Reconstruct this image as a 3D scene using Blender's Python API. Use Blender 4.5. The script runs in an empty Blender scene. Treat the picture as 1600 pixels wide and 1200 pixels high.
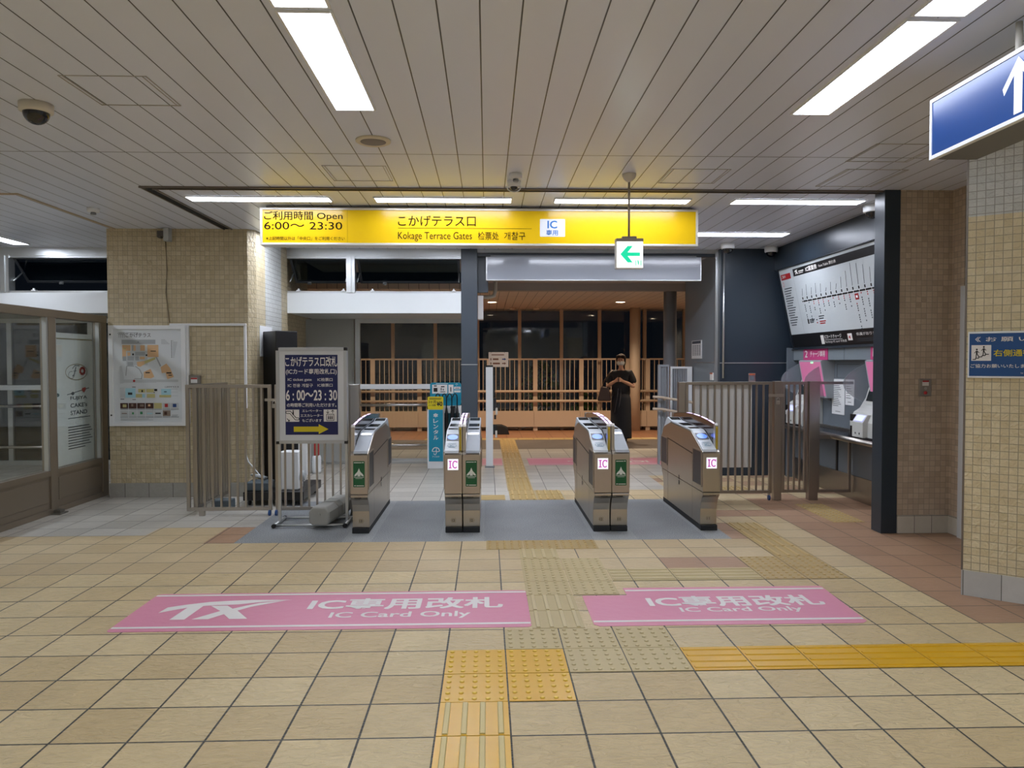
import bpy, bmesh, math, random
from mathutils import Vector, Matrix
random.seed(7)
PI = math.pi
SC = bpy.context.scene
COL = SC.collection

# ------------------------------------------------------------------ camera
cam_d = bpy.data.cameras.new('camera'); cam = bpy.data.objects.new('camera', cam_d); COL.objects.link(cam)
cam_d.sensor_width = 36.0; cam_d.lens = 1184.77 / 1600 * 36; cam_d.clip_start = 0.05; cam_d.clip_end = 200
cam.matrix_world = (Matrix.Translation((0, 0, 1.4807)) @ Matrix.Rotation(-0.03313, 4, 'Z')
                    @ Matrix.Rotation(PI / 2 - 0.02858, 4, 'X') @ Matrix.Rotation(-0.00151, 4, 'Z'))
SC.camera = cam
# ------------------------------------------------------------------ world, exposure
W = bpy.data.worlds.new('night'); SC.world = W; W.use_nodes = True
W.node_tree.nodes['Background'].inputs[0].default_value = (0.010, 0.014, 0.022, 1)
W.node_tree.nodes['Background'].inputs[1].default_value = 0.10
SC.view_settings.view_transform = 'Standard'; SC.view_settings.look = 'None'
SC.view_settings.exposure = 1.42; SC.view_settings.gamma = 1.0
TUBE = 4.5          # luminance of the ceiling lamps
TUBE_FAR = 7.5
TUBE_BACK = 13.0
WARM = 60.0         # corridor downlights (W)

# ------------------------------------------------------------------ materials
def lin(c):
    return c / 12.92 if c <= 0.04045 else ((c + 0.055) / 1.055) ** 2.4
def hx(h):
    return tuple(lin(int(h[i:i + 2], 16) / 255) for i in (0, 2, 4)) + (1,)
_M = {}
def mat(name, color='888888', rough=0.5, metal=0.0, spec=0.5, emit=None, es=0.0, noise=None, bump=None, coat=0.0, rvar=0.0):
    if name in _M: return _M[name]
    m = bpy.data.materials.new(name); m.use_nodes = True; nt = m.node_tree; b = nt.nodes['Principled BSDF']
    col = hx(color)
    b.inputs['Base Color'].default_value = col; b.inputs['Roughness'].default_value = rough
    b.inputs['Metallic'].default_value = metal; b.inputs['Specular IOR Level'].default_value = spec
    b.inputs['Coat Weight'].default_value = coat
    if emit: b.inputs['Emission Color'].default_value = hx(emit); b.inputs['Emission Strength'].default_value = es
    if noise or bump or rvar:
        tc = nt.nodes.new('ShaderNodeTexCoord'); n = nt.nodes.new('ShaderNodeTexNoise')
        sc = (noise or bump or (8, 0))[0]; n.inputs['Scale'].default_value = sc; n.inputs['Detail'].default_value = 4
        nt.links.new(tc.outputs['Object'], n.inputs['Vector'])
        if noise:
            mx = nt.nodes.new('ShaderNodeMix'); mx.data_type = 'RGBA'; k = noise[1]
            mx.inputs[6].default_value = tuple(c * (1 - k) for c in col[:3]) + (1,)
            mx.inputs[7].default_value = tuple(min(1, c * (1 + k)) for c in col[:3]) + (1,)
            nt.links.new(n.outputs['Fac'], mx.inputs[0]); nt.links.new(mx.outputs[2], b.inputs['Base Color'])
        if rvar:
            mr = nt.nodes.new('ShaderNodeMapRange'); mr.inputs[3].default_value = rough - rvar; mr.inputs[4].default_value = rough + rvar
            nt.links.new(n.outputs['Fac'], mr.inputs[0]); nt.links.new(mr.outputs[0], b.inputs['Roughness'])
        if bump:
            bp = nt.nodes.new('ShaderNodeBump'); bp.inputs['Strength'].default_value = bump[1]; bp.inputs['Distance'].default_value = 0.01
            nt.links.new(n.outputs['Fac'], bp.inputs['Height']); nt.links.new(bp.outputs[0], b.inputs['Normal'])
    _M[name] = m; return m

def emis(name, color, s):
    if name in _M: return _M[name]
    m = bpy.data.materials.new(name); m.use_nodes = True; nt = m.node_tree
    b = nt.nodes['Principled BSDF']; b.inputs['Base Color'].default_value = hx('F0F0F0')
    b.inputs['Emission Color'].default_value = hx(color); b.inputs['Emission Strength'].default_value = s
    _M[name] = m; return m

def glass(name, tint='F4F7F6', refl=1.0, clear=1.0):
    if name in _M: return _M[name]
    m = bpy.data.materials.new(name); m.use_nodes = True; nt = m.node_tree
    for n in list(nt.nodes): nt.nodes.remove(n)
    out = nt.nodes.new('ShaderNodeOutputMaterial'); mx = nt.nodes.new('ShaderNodeMixShader')
    tr = nt.nodes.new('ShaderNodeBsdfTransparent'); gl = nt.nodes.new('ShaderNodeBsdfGlossy'); fr = nt.nodes.new('ShaderNodeFresnel')
    tr.inputs[0].default_value = hx(tint); gl.inputs['Roughness'].default_value = 0.03; gl.inputs[0].default_value = (refl, refl, refl, 1)
    ge = nt.nodes.new('ShaderNodeNewGeometry'); mr = nt.nodes.new('ShaderNodeMapRange'); mr.inputs[3].default_value = 1.52; mr.inputs[4].default_value = 1 / 1.52
    nt.links.new(ge.outputs['Backfacing'], mr.inputs[0]); nt.links.new(mr.outputs[0], fr.inputs[0])
    nt.links.new(fr.outputs[0], mx.inputs[0]); nt.links.new(tr.outputs[0], mx.inputs[1]); nt.links.new(gl.outputs[0], mx.inputs[2])
    nt.links.new(mx.outputs[0], out.inputs[0]); _M[name] = m; return m

def nodes_of(name):
    m = bpy.data.materials.new(name); m.use_nodes = True; nt = m.node_tree
    return m, nt, nt.nodes['Principled BSDF'], nt.nodes.new, nt.links.new

def tile_mat(name, c1, c2, grout, size=0.3, off=(0, 0), mortar=0.004, rough=0.45, wall=False, relief=0.5, grain=14, blend=0.5, stain=0.12, spec=0.5, soft=0.1):
    """square tiles: colour varies per tile, slate-like relief, grout joints"""
    if name in _M: return _M[name]
    m, nt, b, N, L = nodes_of(name)
    tc = N('ShaderNodeTexCoord'); src = tc.outputs['Object']
    if wall:
        sp = N('ShaderNodeSeparateXYZ'); L(src, sp.inputs[0]); ad = N('ShaderNodeMath'); L(sp.outputs[0], ad.inputs[0]); L(sp.outputs[1], ad.inputs[1])
        cb = N('ShaderNodeCombineXYZ'); L(ad.outputs[0], cb.inputs[0]); L(sp.outputs[2], cb.inputs[1]); vec = cb.outputs[0]
    else: vec = src
    mp = N('ShaderNodeVectorMath'); mp.operation = 'SUBTRACT'; L(vec, mp.inputs[0]); mp.inputs[1].default_value = (off[0], off[1], 0)
    br = N('ShaderNodeTexBrick'); L(mp.outputs[0], br.inputs['Vector']); br.offset = 0.0; br.squash = 1.0
    br.inputs['Color1'].default_value = hx(c1); br.inputs['Color2'].default_value = hx(c2); br.inputs['Mortar'].default_value = hx(grout)
    br.inputs['Scale'].default_value = 1.0; br.inputs['Mortar Size'].default_value = mortar; br.inputs['Mortar Smooth'].default_value = soft
    br.inputs['Bias'].default_value = 0.0; br.inputs['Brick Width'].default_value = size; br.inputs['Row Height'].default_value = size
    n1 = N('ShaderNodeTexNoise'); n1.inputs['Scale'].default_value = 3.0; n1.inputs['Detail'].default_value = 3; L(src, n1.inputs['Vector'])
    st = N('ShaderNodeMapping'); st.inputs['Scale'].default_value = (1.0, 2.2, 1.0); L(src, st.inputs[0])
    n2 = N('ShaderNodeTexNoise'); n2.inputs['Scale'].default_value = grain; n2.inputs['Detail'].default_value = 5; n2.inputs['Distortion'].default_value = 1.2; L(st.outputs[0], n2.inputs['Vector'])
    hs = N('ShaderNodeHueSaturation'); L(br.outputs['Color'], hs.inputs['Color'])
    va = N('ShaderNodeMath'); va.operation = 'MULTIPLY_ADD'; L(n1.outputs['Fac'], va.inputs[0]); va.inputs[1].default_value = stain * 2; va.inputs[2].default_value = 1.0 - stain
    vb = N('ShaderNodeMath'); vb.operation = 'MULTIPLY_ADD'; L(n2.outputs['Fac'], vb.inputs[0]); vb.inputs[1].default_value = stain * 2.4; L(va.outputs[0], vb.inputs[2])
    vc = N('ShaderNodeMath'); vc.operation = 'SUBTRACT'; L(vb.outputs[0], vc.inputs[0]); vc.inputs[1].default_value = stain * 1.2
    L(vc.outputs[0], hs.inputs['Value']); L(hs.outputs[0], b.inputs['Base Color'])
    b.inputs['Roughness'].default_value = rough; b.inputs['Specular IOR Level'].default_value = spec
    h1 = N('ShaderNodeMath'); h1.operation = 'MULTIPLY'; L(n2.outputs['Fac'], h1.inputs[0]); h1.inputs[1].default_value = 1.3
    h2 = N('ShaderNodeMath'); h2.operation = 'SUBTRACT'; L(h1.outputs[0], h2.inputs[0]); L(br.outputs['Fac'], h2.inputs[1])
    bp = N('ShaderNodeBump'); bp.inputs['Strength'].default_value = relief; bp.inputs['Distance'].default_value = 0.012
    L(h2.outputs[0], bp.inputs['Height']); L(bp.outputs[0], b.inputs['Normal'])
    _M[name] = m; return m

def ceiling_mat(name, col, pitch, off, cross, rough):
    m, nt, b, N, L = nodes_of(name)
    tc = N('ShaderNodeTexCoord'); sp = N('ShaderNodeSeparateXYZ'); L(tc.outputs['Object'], sp.inputs[0])
    def line(out, off, pitch, w):
        a = N('ShaderNodeMath'); a.operation = 'SUBTRACT'; L(out, a.inputs[0]); a.inputs[1].default_value = off
        p = N('ShaderNodeMath'); p.operation = 'PINGPONG'; L(a.outputs[0], p.inputs[0]); p.inputs[1].default_value = pitch / 2
        r = N('ShaderNodeMapRange'); L(p.outputs[0], r.inputs[0]); r.inputs[1].default_value = w * .6; r.inputs[2].default_value = w * 1.4
        return r.outputs[0]
    l1 = line(sp.outputs[0], off, pitch, 0.0032); l2 = line(sp.outputs[1], cross[0], cross[1], 0.0045)
    mn = N('ShaderNodeMath'); mn.operation = 'MINIMUM'; L(l1, mn.inputs[0]); L(l2, mn.inputs[1])
    mx = N('ShaderNodeMix'); mx.data_type = 'RGBA'; L(mn.outputs[0], mx.inputs[0]); mx.inputs[6].default_value = hx('2A2826'); mx.inputs[7].default_value = hx(col)
    L(mx.outputs[2], b.inputs['Base Color']); b.inputs['Roughness'].default_value = rough
    bp = N('ShaderNodeBump'); bp.inputs['Strength'].default_value = 0.6; bp.inputs['Distance'].default_value = 0.008
    L(mn.outputs[0], bp.inputs['Height']); L(bp.outputs[0], b.inputs['Normal'])
    _M[name] = m; return m

M_steel = mat('brushed_steel', 'B4AEA6', 0.34, 1.0, rvar=0.08)
M_steel2 = mat('satin_steel', 'C4C0BA', 0.28, 1.0)
M_gate = mat('gate_steel', 'B8B1A6', 0.33, 1.0, noise=(4, 0.04))
M_alu = mat('aluminium', 'C9CCCC', 0.35, 0.85)
M_white = mat('white_paint', 'ECEEEE', 0.4)
M_white2 = mat('white_gloss', 'E6EAEA', 0.22)
M_grey = mat('grey_paint', '8C9094', 0.45)
M_lgrey = mat('light_grey_paint', 'B4B8B8', 0.45)
M_black = mat('black_plastic', '141416', 0.4)
M_dark = mat('dark_rubber', '1E2022', 0.6)
M_navy = mat('navy_panel', '2B353F', 0.33)
M_slate = mat('slate_blue_panel', '414952', 0.35)
M_bronze = mat('bronze_frame', '8C8070', 0.38, 0.55)
M_cream = mat('cream_plastic', 'D8D3C6', 0.45)
M_dome = mat('dome_glass', '0B0D0F', 0.06, 0.0, 0.8)
M_pink = mat('pink_vinyl', 'DE90AA', 0.36, bump=(18, 0.25))
M_magenta = mat('magenta_panel', 'C8457E', 0.4)
M_print = mat('white_print', 'E9E6E2', 0.45)
M_ink = mat('black_print', '1C1A18', 0.5)
M_yell = mat('yellow_print', 'D9C61C', 0.45)
M_green = mat('green_sticker', '0E5A33', 0.35)
M_teal = mat('teal_panel', '1490AE', 0.4)
M_bluep = mat('blue_print', '1E4F86', 0.4)
M_redp = mat('red_print', 'B5272B', 0.45)
M_glass = glass('clear_glass')
M_lens = mat('handrail_beige', 'C6B49E', 0.45)
M_fence = mat('beige_metal', 'C4AE98', 0.5)
M_concrete = mat('grey_concrete', '8E8E8A', 0.7, noise=(12, 0.12), bump=(30, 0.15))
M_lamp = emis('lamp_diffuser', 'E9F0FF', TUBE)
M_lampb = emis('lamp_diffuser_back', 'EAF0FF', TUBE_BACK)
M_lampf = emis('lamp_diffuser_strip', 'EAF0FF', TUBE_FAR)

# ------------------------------------------------------------------ mesh builder
_T = {}; _K = 0
def text_geo(s, bold=0.0):
    k = (s, bold)
    if k in _T: return _T[k]
    c = bpy.data.curves.new('tmp', 'FONT'); c.body = s; c.fill_mode = 'FRONT'; c.offset = bold; c.resolution_u = 3
    o = bpy.data.objects.new('tmp', c); COL.objects.link(o)
    dg = bpy.context.evaluated_depsgraph_get(); dg.update()
    me = bpy.data.meshes.new_from_object(o.evaluated_get(dg))
    v = [(p.co.x, p.co.y) for p in me.vertices]; f = [tuple(p.vertices) for p in me.polygons]
    fl = [p.normal.z < 0 for p in me.polygons]
    f = [tuple(reversed(a)) if r else a for a, r in zip(f, fl)]
    bpy.data.objects.remove(o); bpy.data.curves.remove(c); bpy.data.meshes.remove(me)
    xs = [a[0] for a in v] or [0]; ys = [a[1] for a in v] or [0]
    _T[k] = (v, f, min(xs), max(xs), min(ys), max(ys)); return _T[k]

XZ = ((1, 0, 0), (0, 0, 1)); FLOOR = ((1, 0, 0), (0, 1, 0)); YZ = ((0, -1, 0), (0, 0, 1)); ZX = ((0, 1, 0), (0, 0, 1))
class MB:
    def __init__(s): s.v = []; s.f = []; s.m = []; s.sm = []
    def add(s, vs, fs, m=0, sm=False):
        n = len(s.v); s.v += [tuple(a) for a in vs]
        for f in fs: s.f.append(tuple(i + n for i in f)); s.m.append(m); s.sm.append(sm)
        return s
    def box(s, x0, x1, y0, y1, z0, z1, m=0):
        global _K
        _K = (_K + 1) % 7; e = .00011 * _K; x0 += e; x1 -= e; y0 += e; y1 -= e; z0 += e; z1 -= e      # no two faces share a plane
        return s.add([(x0, y0, z0), (x1, y0, z0), (x1, y1, z0), (x0, y1, z0), (x0, y0, z1), (x1, y0, z1), (x1, y1, z1), (x0, y1, z1)],
                     [(3, 2, 1, 0), (4, 5, 6, 7), (0, 1, 5, 4), (1, 2, 6, 5), (2, 3, 7, 6), (3, 0, 4, 7)], m)
    def prism(s, pts, axis, a, b, m=0, sm=False):
        """pts: outline in the two other axes (x: (y,z); y: (x,z); z: (x,y))"""
        def P(p, t): return {'x': (t, p[0], p[1]), 'y': (p[0], t, p[1]), 'z': (p[0], p[1], t)}[axis]
        n = len(pts); ar = sum(pts[i][0] * pts[(i + 1) % n][1] - pts[(i + 1) % n][0] * pts[i][1] for i in range(n))
        if (ar < 0) != (axis == 'y'): pts = pts[::-1]
        vs = [P(p, a) for p in pts] + [P(p, b) for p in pts]
        if b < a: vs = [P(p, b) for p in pts] + [P(p, a) for p in pts]
        s.add(vs, [tuple(range(n))[::-1], tuple(range(n, 2 * n))], m)
        n0 = len(s.v) - 2 * n
        for i in range(n):
            j = (i + 1) % n; s.f.append((n0 + i, n0 + j, n0 + n + j, n0 + n + i)); s.m.append(m); s.sm.append(sm)
        return s
    def cyl(s, p0, p1, r, seg=12, r2=None, m=0, sm=True):
        p0 = Vector(p0); p1 = Vector(p1); d = (p1 - p0); q = d.to_track_quat('Z', 'Y'); r2 = r if r2 is None else r2
        vs = []
        for c, rr in ((p0, r), (p1, r2)):
            for i in range(seg):
                a = 2 * PI * i / seg; vs.append(c + q @ Vector((rr * math.cos(a), rr * math.sin(a), 0)))
        s.add(vs, [tuple(range(seg))[::-1], tuple(range(seg, 2 * seg))], m)
        n0 = len(s.v) - 2 * seg
        for i in range(seg):
            j = (i + 1) % seg; s.f.append((n0 + i, n0 + j, n0 + seg + j, n0 + seg + i)); s.m.append(m); s.sm.append(sm)
        return s
    def tube(s, pts, r, seg=8, m=0):
        pts = [Vector(p) for p in pts]; n = len(pts); vs = []
        for k, p in enumerate(pts):
            d = (pts[min(k + 1, n - 1)] - pts[max(k - 1, 0)]).normalized(); q = d.to_track_quat('Z', 'Y')
            for i in range(seg):
                a = 2 * PI * i / seg; vs.append(p + q @ Vector((r * math.cos(a), r * math.sin(a), 0)))
        fs = [(k * seg + i, k * seg + (i + 1) % seg, (k + 1) * seg + (i + 1) % seg, (k + 1) * seg + i) for k in range(n - 1) for i in range(seg)]
        s.add(vs, fs, m, True); n0 = len(s.v) - n * seg
        for e in (tuple(range(seg))[::-1], tuple((n - 1) * seg + i for i in range(seg))):
            s.f.append(tuple(n0 + i for i in e)); s.m.append(m); s.sm.append(False)
        return s
    def lathe(s, prof, c=(0, 0, 0), seg=20, m=0, sx=1, sy=1):
        """prof: (radius, z) from top to bottom or bottom to top"""
        vs = []
        for r, z in prof:
            for i in range(seg):
                a = 2 * PI * i / seg; vs.append((c[0] + sx * r * math.cos(a), c[1] + sy * r * math.sin(a), c[2] + z))
        up = prof[-1][1] > prof[0][1]; fs = []
        for k in range(len(prof) - 1):
            for i in range(seg):
                j = (i + 1) % seg; f = (k * seg + i, k * seg + j, (k + 1) * seg + j, (k + 1) * seg + i); fs.append(f if up else f[::-1])
        s.add(vs, fs, m, True); n0 = len(s.v) - len(vs)
        e0 = tuple(n0 + i for i in range(seg)); e1 = tuple(n0 + (len(prof) - 1) * seg + i for i in range(seg))
        for e in ((e0[::-1], e1) if up else (e0, e1[::-1])): s.f.append(e); s.m.append(m); s.sm.append(False)
        return s
    def poly(s, o, pl, pts, m=0):
        o = Vector(o); u = Vector(pl[0]); v = Vector(pl[1])
        ar = sum(pts[i][0] * pts[(i + 1) % len(pts)][1] - pts[(i + 1) % len(pts)][0] * pts[i][1] for i in range(len(pts)))
        if ar < 0: pts = pts[::-1]
        return s.add([o + u * a + v * b for a, b in pts], [tuple(range(len(pts)))], m)
    def rect(s, o, pl, x0, y0, x1, y1, m=0): return s.poly(o, pl, [(x0, y0), (x1, y0), (x1, y1), (x0, y1)], m)
    def disc(s, o, pl, cx, cy, rx, ry=None, m=0, seg=20):
        ry = rx if ry is None else ry
        return s.poly(o, pl, [(cx + rx * math.cos(2 * PI * i / seg), cy + ry * math.sin(2 * PI * i / seg)) for i in range(seg)], m)
    def ring(s, o, pl, cx, cy, rx, ry, t, m=0, seg=24, a0=0, a1=2 * PI):
        for i in range(seg):
            a = a0 + (a1 - a0) * i / seg; b = a0 + (a1 - a0) * (i + 1) / seg
            q = [(cx + (rx - t) * math.cos(a), cy + (ry - t) * math.sin(a)), (cx + rx * math.cos(a), cy + ry * math.sin(a)),
                 (cx + rx * math.cos(b), cy + ry * math.sin(b)), (cx + (rx - t) * math.cos(b), cy + (ry - t) * math.sin(b))]
            s.poly(o, pl, q, m)
        return s
    def line(s, o, pl, pts, w, m=0):
        for (a, b), (c, d) in zip(pts, pts[1:]):
            l = math.hypot(c - a, d - b) or 1; nx = -(d - b) / l * w / 2; ny = (c - a) / l * w / 2
            s.poly(o, pl, [(a + nx, b + ny), (c + nx, d + ny), (c - nx, d - ny), (a - nx, b - ny)], m)
        return s
    def text(s, t, o, pl, x, y, w=None, h=None, m=0, bold=0.0, shear=0.0, align='l'):
        """fits the ink of t into w x h with its lower left (or middle) at x, y of the plane"""
        if bold > .009 and shear == 0:                      # heavy lettering: the same ink laid down again a hair to each side
            v_, f_, a, b, c, d = text_geo(t, .006)
            if h is None: h = (d - c) * w / (b - a)
            if w is None: w = (b - a) * h / (d - c)
            if align == 'c': x -= w / 2
            k = bold * .55; ex = k * w / (b - a); ey = k * h / (d - c); n = Vector(pl[0]).cross(Vector(pl[1]))
            for i, (p, q) in enumerate(((1, 1), (-1, 1), (1, -1), (-1, -1))): s._ink(v_, f_, Vector(o) + n * (.00012 * i), pl, x + ex + p * ex, y + ey + q * ey, (w - 2 * ex) / (b - a), (h - 2 * ey) / (d - c), a, c, m)
            return s
        v, f, a, b, c, d = text_geo(t, bold)
        if h is None: h = (d - c) * w / (b - a)
        if w is None: w = (b - a) * h / (d - c)
        if align == 'c': x -= w / 2
        o = Vector(o); u = Vector(pl[0]); vv = Vector(pl[1]); sx = w / (b - a); sy = h / (d - c)
        return s.add([o + u * (x + (p[0] - a) * sx + shear * (p[1] - c) * sy) + vv * (y + (p[1] - c) * sy) for p in v], f, m)
    def _ink(s, v, f, o, pl, x, y, sx, sy, a, c, m):
        u = Vector(pl[0]); w = Vector(pl[1]); s.add([o + u * (x + (p[0] - a) * sx) + w * (y + (p[1] - c) * sy) for p in v], f, m)
    def xf(s, M):
        s.v = [tuple(M @ Vector(p)) for p in s.v]; return s

def obj(name, mb, mats, parent=None, bevel=0.0, label=None, kind=None, center=True, seg=2):
    me = bpy.data.meshes.new(name); v = mb.v
    o = bpy.data.objects.new(name, me); COL.objects.link(o)
    if parent is None and center:
        xs, ys, zs = zip(*v); c = Vector(((min(xs) + max(xs)) / 2, (min(ys) + max(ys)) / 2, min(zs)))
        v = [(a - c.x, b - c.y, d - c.z) for a, b, d in v]; o.location = c
    me.from_pydata(v, [], mb.f)
    if not isinstance(mats, (list, tuple)): mats = [mats]
    for m in mats: me.materials.append(m)
    me.polygons.foreach_set('material_index', mb.m); me.polygons.foreach_set('use_smooth', mb.sm); me.update()
    if parent is not None: o.parent = parent
    if bevel:
        b = o.modifiers.new('bevel', 'BEVEL'); b.width = bevel; b.segments = seg; b.limit_method = 'ANGLE'; b.angle_limit = 0.7
    if label: o['label'] = label
    if kind: o['kind'] = kind
    return o
def tag(o, label, cat, group=None, kind=None):
    o['label'] = label; o['category'] = cat
    if group: o['group'] = group
    if kind: o['kind'] = kind
    return o
def thing(name, label, cat, loc=(0, 0, 0), rz=0.0, group=None):
    o = bpy.data.objects.new(name, None); COL.objects.link(o); o.empty_display_size = 0.1
    o.location = loc; o.rotation_euler = (0, 0, rz); return tag(o, label, cat, group)
def dup(root, loc, label, rz=None):
    r = root.copy(); COL.objects.link(r); r.location = loc; r['label'] = label
    if rz is not None: r.rotation_euler = (0, 0, rz)
    for ch in list(root.children):
        c = ch.copy(); COL.objects.link(c); c.parent = r
        for g in ch.children:
            d = g.copy(); COL.objects.link(d); d.parent = c
    return r
def struct(name, mb, mats, bevel=0.0, center=False):
    return obj(name, mb, mats, None, bevel, kind='structure', center=center)
def rrect(x0, y0, x1, y1, r, n=5):
    out = []
    for cx, cy, a in ((x1 - r, y0 + r, -PI / 2), (x1 - r, y1 - r, 0), (x0 + r, y1 - r, PI / 2), (x0 + r, y0 + r, PI)):
        out += [(cx + r * math.cos(a + PI / 2 * i / n), cy + r * math.sin(a + PI / 2 * i / n)) for i in range(n + 1)]
    return out
# ================================================================== STRUCTURE
CZ = 2.945
OFF = (0.0915, 3.864)
T_beige = tile_mat('tile_beige', 'D5C297', 'C6B084', '45443E', off=OFF, stain=0.13, relief=1.0, rough=0.42, mortar=.0048)
T_beigeR = tile_mat('tile_tan', 'CDB992', 'BEA880', '48463E', off=OFF, stain=0.10, relief=0.5, rough=0.45)
T_grey = tile_mat('tile_pale_grey', 'C2BEB4', 'B0ACA2', '4C4A46', off=OFF, stain=0.08, relief=0.3, rough=0.42)
T_red = tile_mat('tile_terracotta', 'AE8C70', 'A28064', '504840', off=OFF, stain=0.08, relief=0.25, rough=0.45)
T_corr = tile_mat('tile_corridor', 'A8795A', 'A07050', '5A4638', off=OFF, stain=0.06, relief=0.2, rough=0.4)
def granite(name, a, b):
    m, nt, bs, N, L = nodes_of(name)
    tc = N('ShaderNodeTexCoord'); n = N('ShaderNodeTexNoise'); n.inputs['Scale'].default_value = 130; n.inputs['Detail'].default_value = 3; L(tc.outputs['Object'], n.inputs['Vector'])
    w = N('ShaderNodeTexNoise'); w.inputs['Scale'].default_value = 2.0; L(tc.outputs['Object'], w.inputs['Vector'])
    r = N('ShaderNodeValToRGB'); r.color_ramp.elements[0].position = .38; r.color_ramp.elements[1].position = .62
    r.color_ramp.elements[0].color = hx(a); r.color_ramp.elements[1].color = hx(b); L(n.outputs['Fac'], r.inputs[0])
    hs = N('ShaderNodeHueSaturation'); v = N('ShaderNodeMath'); v.operation = 'MULTIPLY_ADD'; v.inputs[1].default_value = .5; v.inputs[2].default_value = .75
    L(w.outputs['Fac'], v.inputs[0]); L(v.outputs[0], hs.inputs['Value']); L(r.outputs[0], hs.inputs['Color']); L(hs.outputs[0], bs.inputs['Base Color'])
    bs.inputs['Roughness'].default_value = .5; return m
G_dark = granite('granite_grey', '6A6E70', 'A2A6A8'); G_light = granite('granite_pale', '787C7E', 'AEB2B2'); G_band = granite('granite_dark', '5A5450', '7C746E')
FLOOR_M = [T_beige, T_beigeR, T_grey, T_red, T_corr, G_dark, G_light, G_band]
PADX = (-2.08, 2.05); gates_x = [(-1.17, -.99), (-.372, -.056), (.92, 1.232), (1.872, 2.03)]
def floor_kind(x, y):
    if y > 14.5: return 4
    if y > 12.9: return 7
    if 6.25 < y < 8.11 and PADX[0] < x < PADX[1]:
        for a, b in gates_x:
            if a - .03 < x < b + .03: return 6
        return 5
    if y > 8.11:
        if x < .85: return 2
        if y < 8.72 and x < 2.1: return 1
        if x > 2.1 and y < 9.8: return 1 if (int((x - OFF[0]) / .3) + int((y - OFF[1]) / .3)) % 3 else 3
        return 2
    if x < PADX[0]:
        if y > 6.25 and x > -2.33: return 3 if y < 6.86 else 2
        if x < -2.93 and y > 6.56: return 2
        if y > 6.86: return 2
    if x > 2.79 and y > 4.16: return 3
    if x > 2.05 and 7.16 < y < 7.46: return 3
    if 1.29 < x < 1.89 and 5.36 < y < 5.66: return 3
    if PADX[1] < x < 2.2 and 6.26 < y < 6.9: return 3
    if y > 5.36: return 1
    return 0
xs = sorted(set([-8.6, 5.2, PADX[0], PADX[1], -2.93, -2.33, .85, 2.1, 2.79, 1.29, 1.89, 2.2] + [v + d for a, b in gates_x for v, d in ((a, -.03), (b, .03))] + [OFF[0] + .3 * k for k in range(-2, 16)]))
ys = sorted(set([-5.2, 17.2, 4.16, 5.36, 5.66, 6.25, 6.56, 6.86, 7.16, 7.46, 8.11, 8.72, 9.8, 12.9, 14.5] + [OFF[1] + .3 * k for k in range(14, 20)]))
fl = MB()
for i in range(len(xs) - 1):
    for j in range(len(ys) - 1):
        fl.rect((0, 0, 0), FLOOR, xs[i], ys[j], xs[i + 1], ys[j + 1], floor_kind((xs[i] + xs[i + 1]) / 2, (ys[j] + ys[j + 1]) / 2))
fl.box(-8.6, 5.2, -5.2, 17.2, -.12, -.004, 0)
struct('floor', fl, FLOOR_M)

C_mat = ceiling_mat('ceiling_panels', 'E0E6F4', 0.1772, 0.329, (5.40, 6.2), 0.30)
C_mat2 = ceiling_mat('corridor_ceiling_panels', 'DCCAB8', 0.16, 0.05, (13.4, 30), 0.35)
struct('ceiling', MB().box(-8.6, 5.2, -5.2, 9.85, CZ, CZ + .12), C_mat)
struct('ceiling_corridor', MB().box(-4.2, 5.2, 12.05, 17.2, 2.64, 2.74), C_mat2)
struct('ceiling_soffit', MB().box(-2.56, 5.2, 9.85, 12.05, 2.9, 3.0), M_lgrey)
struct('trim_1', MB().box(-.2, 5.2, 11.9, 12.05, 2.6, 2.9).box(-.2, 5.2, 11.6, 11.9, 2.72, 2.78).box(1.0, 1.006, 11.895, 11.91, 2.6, 2.72), mat('corridor_beam', 'A89E96', .5))
# shutter slot in the ceiling
M_slot = mat('slot_dark', '121212', .7); M_lip = mat('slot_lip', '7C746C', .4, .6)
struct('trim_2', MB().box(-2.86, 3.42, 6.435, 6.49, CZ - .004, CZ + .01).box(-2.86, -2.78, 6.435, 8.44, CZ - .004, CZ + .01), M_slot)
struct('trim_3', MB().box(-2.88, 3.42, 6.42, 6.435, CZ - .014, CZ + .01).box(-2.80, 3.42, 6.49, 6.505, CZ - .014, CZ + .01).box(-2.875, -2.86, 6.435, 8.44, CZ - .014, CZ + .01).box(-2.79, -2.778, 6.5, 8.44, CZ - .014, CZ + .01), M_lip)
struct('trim_4', MB().box(-5.0, -4.04, 6.72, 6.745, CZ - .012, CZ + .01).box(-4.065, -4.04, 6.745, 8.45, CZ - .012, CZ + .01), mat('ceiling_trim', 'C4B49A', .5))

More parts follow.
